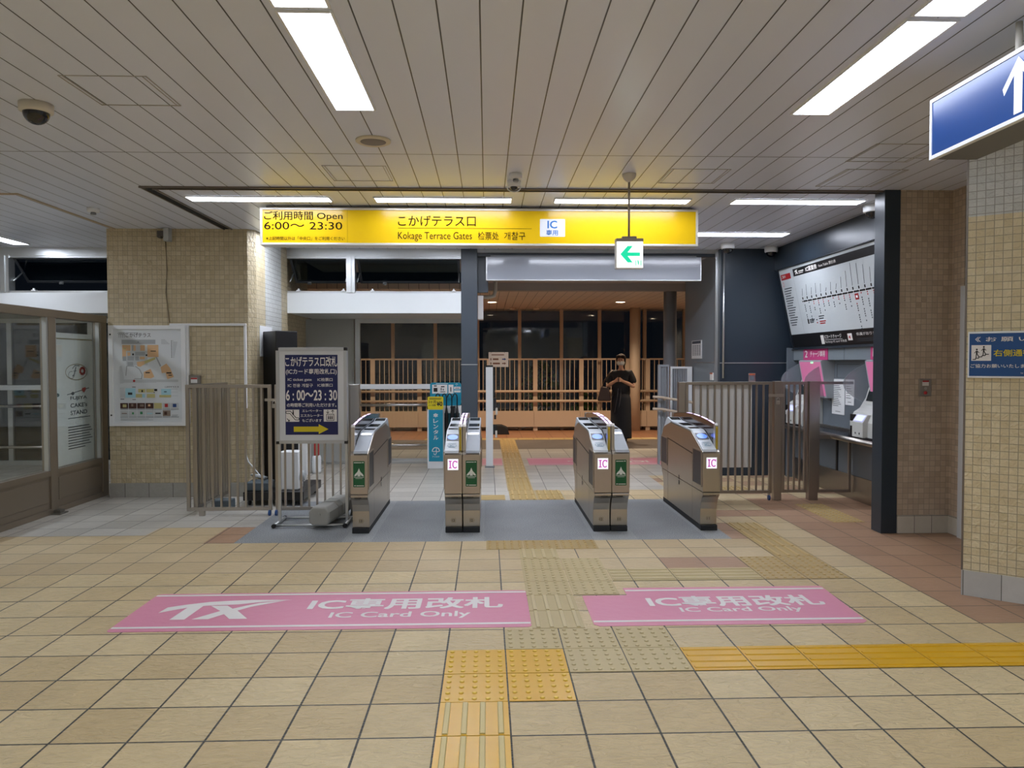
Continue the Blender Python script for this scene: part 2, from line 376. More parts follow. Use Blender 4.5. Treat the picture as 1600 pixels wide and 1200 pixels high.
# tiled column on the left
W_tile = tile_mat('wall_tile_beige', 'CFC1A0', 'BFAF8B', 'A59A80', size=.052, mortar=.0022, wall=True, relief=.8, grain=22, stain=.07, rough=.4, off=(.01, .157))
W_tileD = tile_mat('wall_tile_brown', 'CDBCA6', 'B5A28C', 'A09484', size=.047, mortar=.0022, wall=True, relief=.4, grain=20, stain=.06, rough=.4, off=(.02, .157))
W_base = tile_mat('base_tile', 'A9A69C', '9E9B92', '5A5850', size=.26, mortar=.003, wall=True, relief=.15, stain=.12, rough=.45, off=(.04, -.1))
colL = [(-4.14, 8.45), (-2.625, 8.45), (-2.555, 8.53), (-2.555, 9.85), (-2.65, 9.86), (-2.65, 11.35), (-4.14, 11.35)]
struct('wall_pillar_left', MB().prism(colL, 'z', .157, 2.945), W_tile)
cb = [(-4.15, 8.44), (-2.62, 8.44), (-2.545, 8.525), (-2.545, 9.85), (-2.64, 9.86), (-2.64, 11.35), (-4.15, 11.35)]
struct('baseboard_left', MB().prism(cb, 'z', 0, .157), W_base)

struct('wall_tile_strip', MB().box(-2.57, -2.5525, 8.87, 9.55, .157, 2.945), tile_mat('wall_tile_white_column', 'D2D4D0', 'C8CAC6', '9A9890', size=.052, mortar=.0022, wall=True, relief=.8, grain=22, stain=.05, rough=.4, off=(.01, .157)))

# back wall: clerestory windows and white beam, centre bay and far left bay
def clerestory(n, x0, x1, mull):
    yb = 9.85
    w = MB().box(x0, x1, yb, yb + .1, 2.375, 2.40).box(x0, x1, yb - .02, yb + .1, 2.84, CZ)
    for m in mull: w.box(m - .055, m + .055, yb - .03, yb + .1, 2.375, 2.85); w.box(m - .012, m + .012, yb - .045, yb - .03, 2.375, 2.84)
    w.box(x0, x1, yb - .01, yb + .1, 2.815, 2.84)
    struct('window_%d' % n, w, M_alu)
clerestory(1, -2.555, -.33, [-1.745]); clerestory(2, -8.0, -4.14, [-6.09])
for n, x0, x1, j in ((1, -2.555, -.33, -1.74), (2, -8.0, -4.14, None)):
    b = MB().box(x0, x1, 9.83, 9.95, 2.115, 2.375)
    if j: b.box(j - .003, j + .003, 9.828, 9.84, 2.115, 2.375)
    struct('wall_beam_%d' % n, b, M_white2)
    struct('wall_soffit_%d' % n, MB().box(x0, x1, 9.95, 11.35, 2.12, 2.2), M_lgrey)
    struct('wall_above_%d' % n, MB().box(x0, x1, 9.9, 9.97, 2.2, 2.38).box(x0, x1, 11.25, 11.35, 2.2, 2.5), M_grey)
M_glassN = glass('dark_glass', '9FB0B8')
M_sash = mat('sash_frame', '5C6064', .4, .6)
def sash(x0, x1, y, label, ang=.83, L_=.43):
    t = thing('awning_window', label, 'window', ((x0 + x1) / 2, y, 2.825), 0, 'awning windows above the white beam')
    w = (x1 - x0) / 2; M = Matrix.Rotation(ang, 4, 'X')
    f = MB().box(-w, w, 0, .03, -.03, 0).box(-w, w, 0, .03, -L_, -L_ + .03).box(-w, -w + .03, 0, .03, -L_, 0).box(w - .03, w, 0, .03, -L_, 0).xf(M)
    obj('sash_frame', f, M_sash, t)
    obj('pane', MB().box(-w + .03, w - .03, .012, .018, -L_ + .03, -.03).xf(M), M_glassN, t)
    e = M @ Vector((0, 0, -L_ * .6))
    obj('stay_arm', MB().cyl((-w + .01, 0, -.3), (-w + .01, e.y, e.z), .008).cyl((w - .01, 0, -.3), (w - .01, e.y, e.z), .008), M_alu, t)
    obj('handle', MB().box(-w * .55, -w * .55 + .05, -.03, .0, -L_, -L_ + .02).xf(M), M_alu, t)
    obj('catch', MB().box(-w * .72, -w * .72 + .05, -.06, 0, -.43, -.415).box(-w * .72 + .015, -w * .72 + .035, -.05, -.03, -.42, -.395).box(w * .85, w * .85 + .05, -.06, 0, -.43, -.415).box(w * .85 + .015, w * .85 + .035, -.05, -.03, -.42, -.395), M_white, t)
sash(-2.54, -1.81, 9.89, 'open awning window nearest the tiled pillar, above the white beam'); sash(-1.68, -.35, 9.89, 'open awning window next to the dark blue column, above the white beam')
sash(-6.03, -4.16, 9.89, 'open awning window with stay arm above the brown framed glass partition')

# lower window wall, Y 11.2
w = MB().box(-1.93, -1.86, 11.2, 11.28, 0, 2.13).box(-1.86, -.2, 11.2, 11.28, 2.06, 2.12).box(-1.86, -.2, 11.2, 11.3, -.02, .065).box(-2.65, -.2, 11.12, 11.32, 0, .03)
struct('window_3', w, M_alu)
struct('wall_panel_back', MB().box(-2.65, -1.95, 11.22, 11.3, 0, 2.12).box(-2.62, -1.97, 11.21, 11.22, .03, 2.09), mat('grey_door_panel', 'AEB0AC', .4))
g = obj('window_pane', MB().box(-1.86, -.2, 11.235, 11.243, .065, 2.06), M_glass, kind='structure'); g.name = 'window_4'
w = MB().box(-8.0, -4.14, 11.2, 11.28, 2.06, 2.12).box(-8.0, -4.14, 11.2, 11.3, 0, .065)
for x in (-6.9, -5.75, -4.6): w.box(x - .035, x + .035, 11.2, 11.28, 0, 2.1)
struct('window_5', w, M_alu)
g = obj('window_pane', MB().box(-8.0, -4.14, 11.235, 11.243, .065, 2.06), M_glassN, kind='structure'); g.name = 'window_6'
struct('wall_left', MB().box(-8.6, -8.0, -5.2, 11.4, 0, CZ), mat('plain_wall', 'E0DCD2', .6))
struct('wall_rear', MB().box(-8.6, 5.2, -5.2, -5.0, 0, CZ), mat('plain_wall', 'E0DCD2', .6))

# blue column and the opening
struct('pillar_blue', MB().box(-.331, -.12, 9.83, 10.1, 0, 2.945), M_slate, bevel=.006)
struct('trim_5', MB().box(-.335, -.116, 9.826, 10.1, 1.447, 1.458), M_alu)
struct('trim_6', MB().box(-.12, 3.0, 9.9, 10.0, 2.86, 2.945).box(-.12, .02, 10.0, 10.1, 2.4, 2.9), M_slate)
# right jamb: grey clad wall going back to the corridor
struct('wall_jamb', MB().box(3.0, 3.2, 9.86, 11.4, 0, 2.945), mat('grey_cladding', '7C848A', .4))
struct('trim_7', MB().box(2.985, 3.02, 9.83, 9.86, 0, 2.945).box(2.994, 3.0, 9.86, 10.9, 1.47, 1.482), M_alu)
struct('wall_back_navy', MB().box(3.02, 5.2, 9.75, 9.86, 0, 2.945), M_navy)
struct('trim_8', MB().box(3.02, 3.95, 9.742, 9.75, 1.462, 1.474), M_alu)
# right navy wall with the ticket machine recess
nv = MB().box(3.73, 3.95, 6.6, 9.75, 2.66, CZ).box(4.25, 4.6, 6.4, 9.75, 0, CZ)
struct('wall_right', nv, M_navy)
struct('pillar_post', MB().box(3.392, 3.53, 6.39, 6.56, 0, CZ), M_navy, bevel=.004)
struct('wall_pillar_right', MB().prism([(3.53, 6.4), (3.99, 6.4), (3.99, 6.228), (4.6, 6.228), (4.6, 6.62), (3.53, 6.62)], 'z', .156, CZ), W_tileD)
W_base2 = tile_mat('base_tile_pale', 'CFC9BC', 'C6C0B2', '4E4A42', size=.152, mortar=.002, wall=True, relief=.1, stain=.06, rough=.4, off=(.0 + 3.53 % .152 + 6.39 % .152, -.0))
struct('baseboard_right', MB().prism([(3.533, 6.388), (3.978, 6.388), (3.978, 6.222), (4.3, 6.222), (4.3, 6.6), (3.533, 6.6)], 'z', 0, .156), W_base2)
struct('door_1', MB().box(3.955, 4.03, 6.13, 6.225, 0, 2.11).box(3.955, 4.03, 5.0, 6.13, 2.05, 2.11), mat('door_frame_white', 'C8CACA', .4))
struct('door_2', MB().box(4.0, 4.04, 4.6, 6.13, 0, 2.05), mat('door_leaf', '9A9A98', .45))
struct('wall_right_near', MB().box(3.99, 4.6, 4.0, 6.2, 2.11, CZ).box(4.04, 4.6, -5.2, 6.4, 0, CZ), mat('plain_wall', 'E0DCD2', .6))
# near tiled pillar, turned 38 degrees
W_tileN = tile_mat('wall_tile_cream', 'DDD0AC', 'CFBF97', 'A0977F', size=.0475, mortar=.002, wall=True, relief=.8, grain=22, stain=.08, rough=.38, off=(.0, .166))
W_tileW = tile_mat('wall_tile_white', 'CFD0CA', 'C2C4BE', '9A9890', size=.0475, mortar=.002, wall=True, relief=.8, grain=22, stain=.06, rough=.38, off=(.0, .166))
W_base3 = tile_mat('base_slab', 'C9C8C2', '8C8E8E', '484840', size=.205, mortar=.002, wall=True, relief=.1, stain=.06, rough=.45, off=(.0, -.02))
def turned(name, x0, x1, y0, y1, z0, z1, m):
    o = struct(name, MB().box(x0, x1, y0, y1, z0, z1), m); o.location = (3.016, 4.685, 0); o.rotation_euler = (0, 0, math.atan2(-.202, .258)); return o
turned('wall_pillar_near', 0, 1.1, 0, .9, .16, 2.385, W_tileN); turned('wall_pillar_near_top', 0, 1.1, 0, .9, 2.385, CZ, W_tileW)
turned('baseboard_near', -.006, 1.1, -.006, .9, 0, .16, W_base3); turned('trim_9', -.008, .004, -.004, .012, .16, 2.945, M_lip)

# ---- outside: corridor with fence, glazing, columns
M_post = mat('warm_mullion', 'B29A84', .5)
mu = MB()
for x in (-3.88, -2.96, -2.04, -1.12, -.2, .717, 1.634, 2.47, 3.467, 4.35): mu.box(x - .036, x + .036, 16.55, 16.65, 0, 2.64)
struct('window_7', mu, M_post)
g = obj('window_pane', MB().box(-4.2, 5.2, 16.596, 16.604, .02, 2.64), M_glass, kind='structure'); g.name = 'window_8'
struct('pillar_warm', MB().cyl((3.19, 16.25, 0), (3.19, 16.25, 2.64), .115, 24), mat('column_paint', 'C8B6A2', .5))
struct('pillar_round', MB().cyl((2.92, 12.02, 0), (2.92, 12.02, 2.62), .102, 24), mat('column_grey', '84868A', .5))
struct('wall_corridor_left', MB().box(-4.3, -4.2, 11.4, 17.2, 0, 2.7), M_grey); struct('wall_corridor_right', MB().box(5.1, 5.2, 9.9, 17.2, 0, 2.7), M_grey)
# ================================================================== FLOOR MARKS
GX = lambda k: OFF[0] + .3 * k
M_tacYd = mat('tactile_yellow_dot', 'EBC650', .35); M_tacY = mat('tactile_yellow', 'DBAA22', .3, noise=(6, .05)); M_tacYb = mat('tactile_worn_bar', 'C9B777', .4)
M_tacB = mat('tactile_beige', 'BDAB7C', .45, noise=(10, .08)); M_tacBd = mat('tactile_beige_dot', 'C8B88C', .42)
M_tacT = mat('tactile_tan', 'B59C69', .4, noise=(8, .07)); M_tacTb = mat('tactile_tan_bar', 'C6AB74', .4)
def tactile(label, cells, m, kinds, size=.3):
    """cells: (x, y) lower corners of the 0.3 m blocks; kinds: d dots, x / y bars along that axis"""
    b = MB()
    for c_, k in zip(cells, kinds):
        x, y = c_[:2]; wd = c_[2] if len(c_) > 2 else size
        b.box(x + .003, x + wd - .003, y + .003, y + size - .003, -.002, .0035, 0)
        if k == 'd':
            for i in range(5):
                for j in range(5):
                    cx = x + size * (i + .5) / 5; cy = y + size * (j + .5) / 5
                    b.lathe([(.0115, .003), (.0105, .0065), (.0065, .0085)], (cx, cy, 0), 10, 1)
        else:
            for i in range(4):
                c = size * (i + .5) / 4
                if k == 'y': b.prism([(x + c - .0125, .003), (x + c - .009, .0085), (x + c + .009, .0085), (x + c + .0125, .003)], 'y', y + .012, y + size - .012, 1)
                else: b.prism([(y + c - .0125, .003), (y + c - .009, .0085), (y + c + .009, .0085), (y + c + .0125, .003)], 'x', x + .012, x + wd - .012, 1)
    o = obj('tactile_paving', b, m); tag(o, label, 'tactile paving', 'tactile paving on the floor'); return o
Y0 = OFF[1]
tactile('yellow dotted warning paving, four blocks in front of the left pink sticker', [(GX(i), Y0 - .3 * j) for i in (-1, 0) for j in (1, 2)], [M_tacY, M_tacYd], 'dddd')
tactile('yellow guide paving with worn lengthwise bars running toward the viewer', [(GX(-1), Y0 - .3 * j) for j in range(3, 9)], [M_tacY, M_tacYb], 'y' * 6)
tactile('yellow guide paving with crosswise bars running to the right edge', [(GX(k), Y0 - .3) for k in range(3, 15)], [M_tacY, M_tacY], 'x' * 12)
tactile('beige dotted paving joining the two yellow guide strips', [(GX(0), Y0), (GX(1), Y0), (GX(2), Y0), (GX(1), Y0 - .3), (GX(2), Y0 - .3)], [M_tacB, M_tacBd], 'ddddd')
tactile('beige barred guide paving between the two near pink stickers', [(.247, Y0 + .3), (.247, Y0 + .6)], [M_tacB, M_tacBd], 'yy')
tactile('beige dotted paving, six blocks between pink stickers and gate pad', [(.245 + .3 * i, Y0 + .9 + .3 * j) for i in (0, 1) for j in (0, 1, 2)], [M_tacB, M_tacBd], 'd' * 6)
tactile('single beige barred paving block just before the gate pad', [(.245, Y0 + 1.8)], [M_tacB, M_tacBd], 'y')
tactile('beige dotted paving row along the front edge of the grey pad', [(-.01 + .3 * i, Y0 + 2.09) for i in (0, 1, 2)], [M_tacT, M_tacTb], 'ddd')
tactile('beige crosswise barred paving leading right above the right pink sticker', [(.848, 5.064, .142), (.99, 5.064), (1.29, 5.064), (1.59, 5.064)], [M_tacB, M_tacBd], 'xxxx')
tactile('tan dotted paving, four blocks beyond the right pink sticker', [(1.89 + .3 * i, 5.064 + .3 * j) for i in (0, 1) for j in (0, 1)], [M_tacT, M_tacTb], 'dddd')
tactile('tan barred guide paving running beside the rightmost ticket gate', [(2.19, 5.664 + .3 * j) for j in range(4)], [M_tacT, M_tacTb], 'yyyy')
tactile('tan dotted paving in front of the right steel fence', [(3.19, 7.45), (3.19, 7.15), (3.19, 6.85)], [M_tacT, M_tacTb], 'ddd')
tactile('tan dotted paving seen through the bars of the right steel gate', [(2.75, 8.6), (2.45, 8.6)], [M_tacT, M_tacTb], 'dd')
tactile('tan barred paving behind the gate pad, turning toward the corridor', [(.245 + .3 * i, 8.115 + .3 * j) for i in (0, 1) for j in (0, 1)] + [(-.1, 8.115)], [M_tacT, M_tacTb], 'yyyyx')
tactile('tan guide paving leading past the white post into the corridor', [(.235, 8.72 + .3 * j) for j in range(19)], [M_tacT, M_tacTb], ''.join('d' if j in (0, 1, 2, 10, 11) else 'y' for j in range(19)))
tactile('warm lit guide paving running across the far corridor', [(-1.2 + .3 * j, 14.42) for j in range(18)], [M_tacT, M_tacTb], 'x' * 18)

def sticker(label, outline, stripes, texts, logo=None, group='pink ticket gate floor stickers'):
    b = MB(); ox = min(p[0] for p in outline); oy = min(p[1] for p in outline); x1 = max(p[0] for p in outline)
    t = thing('floor_sticker', label, 'floor sticker', (ox, oy, 0), 0, group)
    obj('sheet', MB().prism([(p[0] - ox, p[1] - oy) for p in outline], 'z', .0005, .0022), M_pink, t)
    s = MB()
    for xa, xb, y in stripes: s.rect((0, 0, .0034), FLOOR, xa - ox, y - oy, xb - ox, y - oy + .028)
    obj('stripe', s, M_print, t)
    l = MB()
    for a in texts:
        tx, x, y, w_, h_, bo = a[:6]
        if len(a) > 6: l.text(tx, (x - ox, y - oy, .0034), ((-1, 0, 0), (0, -1, 0)), 0, 0, w_, h_, 0, bo)
        else: l.text(tx, (x - ox, y - oy, .0034), FLOOR, 0, 0, w_, h_, 0, bo)
    obj('lettering', l, M_print, t)
    if logo:
        g = MB()
        for pts in logo: g.poly((0, 0, .0034), FLOOR, [(p[0] - ox, p[1] - oy) for p in pts])
        obj('logo', g, M_print, t)
LOGO_T = [(-1.945, 4.505), (-1.93, 4.607), (-1.83, 4.660), (-1.714, 4.704), (-1.60, 4.722), (-1.466, 4.735), (-1.211, 4.727), (-1.40, 4.690), (-1.52, 4.650), (-1.65, 4.640), (-1.725, 4.628), (-1.745, 4.384), (-1.83, 4.384), (-1.81, 4.597), (-1.87, 4.56)]
LOGO_X = [(-1.68, 4.628), (-1.58, 4.628), (-1.53, 4.570), (-1.46, 4.63), (-1.40, 4.672), (-1.25, 4.718), (-1.34, 4.66), (-1.43, 4.60), (-1.49, 4.534), (-1.386, 4.386), (-1.49, 4.386), (-1.548, 4.470), (-1.61, 4.386), (-1.705, 4.386), (-1.590, 4.530)]
def rr(a): return a
sticker('left pink floor sticker with white winged logo and lettering, whole rectangle', rrect(-2.10, 4.195, .248, 4.88, .03), [(-2.095, .245, 4.243), (-2.095, .245, 4.825)],
        [('IC専用改札', -1.085, 4.525, 1.18, .215, .035), ('IC Card Only', -.924, 4.355, .825, .125, .02)], [LOGO_T, LOGO_X])
sticker('right pink floor sticker with lettering and one notched corner, near the tiled pillar', [(.60, 4.22), (.63, 4.19), (2.13, 4.19), (2.165, 4.22), (2.20, 4.88), (2.19, 4.90), (.885, 4.90), (.885, 4.745), (.60, 4.745)], [(.605, 2.165, 4.25), (.89, 2.19, 4.825)],
        [('IC専用改札', .985, 4.505, 1.085, .205, .035), ('IC Card Only', 1.15, 4.385, .735, .105, .02)])
sticker('far pink floor sticker beyond the gates, right of the barred paving, lettering upside down', [(.61, 10.86), (2.95, 10.86), (2.95, 11.66), (.61, 11.66)], [(.615, 2.94, 10.92), (.615, 2.94, 11.57)],
        [('IC専用改札', 2.4, 11.30, 1.2, .24, .035, 1), ('IC Card Only', 2.2, 11.43, .85, .1, .02, 1)])
sticker('small far pink floor sticker beyond the gates, left of the barred paving', [(-.6, 10.86), (.225, 10.86), (.225, 11.66), (-.6, 11.66)], [(-.595, .22, 10.92), (-.595, .22, 11.57)], [])

# ================================================================== CEILING FIXTURES
def lamp(label, x0, x1, y0, y1, m, group):
    t = thing('ceiling_light', label, 'ceiling light', ((x0 + x1) / 2, (y0 + y1) / 2, CZ), 0, group)
    a = (x1 - x0) / 2; b = (y1 - y0) / 2
    f = MB().box(-a - .012, -a, -b - .012, b + .012, -.012, 0).box(a, a + .012, -b - .012, b + .012, -.012, 0).box(-a, a, -b - .012, -b, -.012, 0).box(-a, a, b, b + .012, -.012, 0)
    obj('frame', f, M_white, t)
    obj('diffuser', MB().box(-a, a, -b, b, -.008, -.001), m, t)
GL = 'square ended lamps running lengthwise'; GC = 'slim lamps across the ceiling'
nm = ['second', 'third', 'fourth', 'fifth', 'sixth', 'seventh']
lamp('wide lit ceiling lamp above the left pink sticker, whole length in view', -.862, -.648, 3.225, 4.44, M_lamp, GL)
lamp('wide lit ceiling lamp at upper right near the hanging blue sign, whole length in view', 1.800, 2.012, 3.225, 4.44, M_lamp, GL)
lamp('lit ceiling lamp cut by the top edge, continuing the left lamp row', -.862, -.648, 1.955, 3.17, M_lamp, GL)
lamp('lit ceiling lamp cut by the top edge, continuing the right lamp row', 1.800, 2.012, 1.955, 3.17, M_lamp, GL)
for k in range(1, 5):
    for s, x in (('left', -.755), ('right', 1.906)):
        lamp('lit ceiling lamp behind the viewer, %s one in the %s row' % (nm[k], s), x - .106, x + .106, 1.955 - 1.27 * k, 3.17 - 1.27 * k, M_lamp, GL)
for k in range(4): lamp('added unseen ceiling lamp behind the viewer, %s one in the far left row' % nm[k], -3.5, -3.29, .3 - 1.27 * k, 1.515 - 1.27 * k, M_lamp, GL)  # unseen row added to brighten the dim left parts
for k in range(5): lamp('added ceiling lamp out of view at far left, %s in its row' % ('first', 'second', 'third', 'fourth', 'fifth')[k], -5.80, -5.62, 7.0 - 1.3 * k, 8.25 - 1.3 * k, M_lampf, GL)  # lamps added outside the view to light the left column and poster
for x0, x1, l in ((-2.64, -1.40, 'slim ceiling lamp above the opening hours end of the yellow sign'), (-.99, .221, 'slim ceiling lamp above the middle of the yellow sign'),
                  (.62, 1.832, 'slim ceiling lamp behind the exit sign rod'), (2.245, 3.425, 'slim ceiling lamp in front of the ticket machines')):
    lamp(l, x0, x1, 6.79, 6.96, M_lampf, GC)
for x0, x1, l in ((2.24, 3.43, 'slim ceiling lamp farther back, right of the yellow sign end'), (.62, 1.83, 'slim ceiling lamp hidden behind the yellow sign, right half'), (-.98, .23, 'slim ceiling lamp hidden behind the yellow sign, middle'), (-2.45, -1.40, 'slim ceiling lamp hidden behind the yellow sign, left half')):
    lamp(l, x0, x1, 8.52, 8.74, M_lampb, GC)
lamp('lit ceiling lamp at far left above the glass partition', -5.80, -5.62, 8.3, 9.55, M_lampf, GL)

def hatch(label, x0, x1, y0, y1):
    b = MB(); w = .004
    for q in ((x0, x1, y0, y0 + w), (x0, x1, y1 - w, y1), (x0, x0 + w, y0, y1), (x1 - w, x1, y0, y1), (x0 + .02, x0 + .024, y0, y1), (x1 - .024, x1 - .02, y0, y1)): b.box(*q, CZ - .004, CZ + .002)
    tag(obj('ceiling_hatch', b, mat('hatch_edge', 'B4B0AC', .5)), label, 'ceiling hatch', 'access hatches in the ceiling')
hatch('square ceiling access hatch beside the nearest dome camera', -2.18, -1.735, 3.975, 4.42); hatch('square ceiling access hatch above the middle left of the yellow sign', -1.225, -.75, 5.72, 6.19)
hatch('square ceiling access hatch to the right of the exit sign rod', 1.40, 1.86, 5.745, 6.2); hatch('ceiling access hatch close to the hanging blue sign', 2.62, 3.08, 5.05, 5.5)
hatch('ceiling access hatch before the dark blue post, farthest right', 2.74, 3.22, 5.72, 6.28)

def dome_cam(label, x, y, r, style=0):
    t = thing('dome_camera', label, 'security camera', (x, y, CZ), 0, 'dome security cameras on the ceiling')
    if style == 0: obj('housing', MB().lathe([(r * 1.0, 0), (r, -.035), (r * .97, -.045), (r * .80, -.050)], (0, 0, 0), 28), M_cream, t)
    else: obj('housing', MB().lathe([(r, 0), (r, -.06), (r * .94, -.068), (r * .75, -.072)], (0, 0, 0), 28), M_white, t)
    z = -.05 if style == 0 else -.07; rr_ = r * .78
    d = obj('dome', MB().lathe([(rr_, z + .004)] + [(rr_ * math.cos(a), z - rr_ * .95 * math.sin(a)) for a in [PI / 2 * k / 8 for k in range(8)]] + [(.004, z - rr_ * .95)], (0, 0, 0), 28), M_dome, t)
dome_cam('cream dome security camera at far left, nearest to the viewer', -2.545, 4.42, .088); dome_cam('white dome security camera at the top of the dark blue post', 3.60, 7.0, .082, 1)
dome_cam('white dome security camera above the vertical conduit on the navy wall', 2.972, 9.3, .082, 1); dome_cam('white dome security camera in the navy corner above the fare board', 3.62, 9.58, .082, 1)
t = thing('dome_camera', 'small white camera with clear ring above the middle of the yellow sign', 'security camera', (.222, 6.16, CZ), 0, 'dome security cameras on the ceiling')
obj('housing', MB().lathe([(.055, 0), (.055, -.035), (.05, -.045), (.045, -.05)], (0, 0, 0), 24), M_white, t)
obj('dome', MB().lathe([(.03, -.048)] + [(.03 * math.cos(a), -.05 - .028 * math.sin(a)) for a in [PI / 2 * k / 6 for k in range(6)]] + [(.003, -.078)], (0, 0, 0), 18), M_dome, t)
obj('clear_ring', MB().tube([(.056 * math.cos(a), 0, -.045 - .045 * math.sin(a)) for a in [PI * k / 14 for k in range(15)]], .005, 6), M_white2, t)
def smoke(label, x, y, r=.05):
    t = thing('smoke_detector', label, 'smoke detector', (x, y, CZ), 0, 'smoke detectors on the ceiling')
    obj('base', MB().lathe([(r, 0), (r, -.03), (r * .9, -.038), (r * .6, -.04)], (0, 0, 0), 24), M_white, t)
    obj('sensor_head', MB().lathe([(r * .42, -.038), (r * .42, -.05), (r * .5, -.052), (r * .4, -.062)], (0, 0, 0), 18), M_grey, t)
smoke('round smoke detector above the middle of the yellow sign', .228, 5.93); smoke('small smoke detector by itself on the ceiling before the tiled column', -3.72, 7.35, .055)
t = thing('ceiling_speaker', 'round ceiling speaker with cream rim beyond the left lamp', 'speaker', (-.745, 5.07, CZ))
obj('rim', MB().lathe([(.115, 0), (.115, -.01), (.10, -.018), (.085, -.012)], (0, 0, 0), 32), mat('cream_rim', 'DDD3B8', .4), t)
obj('grille', MB().lathe([(.085, -.008), (.084, -.012), (.02, -.014)], (0, 0, 0), 28), mat('grille_grey', '8F8880', .6, bump=(300, .3)), t)

# ================================================================== YELLOW SIGN
def backlit(name, color, es, rough=.25):
    return mat(name, color, rough, emit=color, es=es)
M_yel = backlit('yellow_lightbox', 'D6B00C', .05)
M_brownink = mat('brown_print', '1E1508', .9, spec=.1)
t = thing('station_sign', 'long yellow backlit sign with gate name and opening hours hanging over the gates', 'sign', (-.05, 7.15, 2.575))
L, R_ = -2.05, 2.05
obj('casing', MB().box(L, R_, .005, .16, 0, .345).box(L, R_, -.006, .16, .325, .345).box(L, R_, -.006, .16, 0, .02).box(L, L + .022, -.006, .16, 0, .345).box(R_ - .022, R_, -.006, .16, 0, .345), mat('sign_casing', 'D9D6CE', .3, .3), t, bevel=.002)
obj('lit_panel', MB().box(L + .022, R_ - .022, -.002, .006, .02, .325), M_yel, t)
obj('bracket', MB().box(L + .05, R_ - .05, .02, .14, .345, .36).box(-1.9, -1.8, .03, .13, .355, .37).box(1.8, 1.9, .03, .13, .355, .37).box(-.05, .05, .03, .13, .355, .37), mat('sign_bracket', '8A8478', .4, .4), t)
o_ = (.05, -.0035, -2.575); s = MB()          # absolute x and z on the sign face
def ST(tx, x, z, w_, h_, bo=0.0): s.text(tx, o_, XZ, x, z, w_, h_, 0, bo)
ST('ご利用時間', -2.062, 2.805, .45, .082, .008); ST('Open', -1.575, 2.798, .237, .075, .006); ST('6:00～ 23:30', -2.062, 2.718, .72, .07, .004)
ST('※上記時間以外は「中央口」をご利用ください', -2.045, 2.618, .725, .035, .006)
ST('こかげテラス口', -.825, 2.752, .725, .10, .004); ST('Kokage Terrace Gates', -.826, 2.612, .69, .088, .0); ST('检票处', -.08, 2.628, .195, .075, .004); ST('개찰구', .165, 2.628, .2, .075, .004)
s.rect(o_, XZ, -.825, 2.733, .425, 2.736); s.rect(o_, XZ, -1.295, 2.6, -1.2935, 2.9)
obj('lettering', s, M_brownink, t)
M_wl = backlit('white_lightbox', 'D8DCE0', .05)
ic = MB().prism([(p[0] + .05, p[1] - 2.575) for p in rrect(.502, 2.66, .738, 2.825, .008)], 'y', -.004, -.002)
p = obj('ic_label', ic, M_wl, t, label='white label with blue lettering')
obj('lettering', MB().text('IC', (.05, -.0052, -2.575), XZ, .572, 2.737, .092, .073, 0, .02).text('専用', (.05, -.0052, -2.575), XZ, .561, 2.672, .11, .052, 0, .012), mat('cyan_blue_print', '0A68B8', .5), p)

# exit sign
t = thing('exit_sign', 'small square lit exit sign with green arrow hanging from a ceiling rod', 'exit sign', (1.112, 5.92, 2.21))
obj('canopy', MB().lathe([(.055, .735), (.054, .722), (.045, .70), (.028, .682), (.012, .672)], (0, 0, 0), 24), M_cream, t)
obj('rod', MB().cyl((0, 0, .68), (0, 0, .25), .0085, 12), mat('rod_grey', 'A29A8C', .4, .3), t)
obj('top_cap', MB().box(-.106, .106, -.045, .045, .21, .232).box(-.056, .056, -.03, .03, .232, .25), mat('cap_grey', 'A09890', .45), t, bevel=.003)
obj('box', MB().box(-.106, .106, -.04, .04, 0, .21), M_white, t, bevel=.003)
obj('lit_face', MB().box(-.101, .101, -.043, -.04, .005, .205), emis('exit_white', 'FBFFFC', .5), t)
M_eg = mat('exit_green', '00B886', .4, emit='00E0A8', es=.32)
ar = MB(); oe = (0, -.0445, 0)
ar.poly(oe, XZ, [(-.075, .108), (-.018, .172), (.022, .172), (-.018, .122), (.078, .122), (.078, .094), (-.018, .094), (.022, .044), (-.018, .044)])
obj('arrow', ar, M_eg, t)
obj('door_mark', MB().rect(oe, XZ, .042, .02, .048, .062).rect(oe, XZ, .083, .02, .089, .062).poly(oe, XZ, [(.06, .062), (.066, .062), (.072, .04), (.066, .02), (.06, .04)]).disc(oe, XZ, .06, .056, .004), M_eg, t)

# hanging blue sign at the right edge (face toward -X)
t = thing('direction_sign', 'hanging blue sign box with white arrow and white rim, cut by the right edge', 'sign', (2.2, 3.05, 2.478))
def hz(a, b, c, d, e, f, m=0): return MB().box(a, b, c, d, e, f, m)
obj('casing', MB().box(.004, .23, -.75, .665, .004, .29), mat('sign_grey', '6C6E70', .5), t)
obj('rim', MB().box(-.006, .02, -.75, .67, 0, .018).box(-.006, .02, -.75, .67, .276, .294).box(-.006, .02, .654, .67, 0, .294), M_white, t)
obj('panel', MB().box(-.002, .005, -.75, .655, .018, .276), mat('sign_blue', '163E7C', .22, emit='163E7C', es=.12), t)
for y in (.19, -.5): obj('hanger', MB().cyl((.1, y, .29), (.1, y, .467), .014), M_cream, t)
ar = MB().poly((-.0035, 0, 0), YZ, [(-.07, .03), (-.02, .03), (-.02, .195), (.04, .128), (.05, .158), (-.045, .262), (-.14, .158), (-.13, .128), (-.07, .195)])
obj('arrow', ar, mat('arrow_white', 'E6ECEE', .3, emit='E6ECEE', es=.2), t)
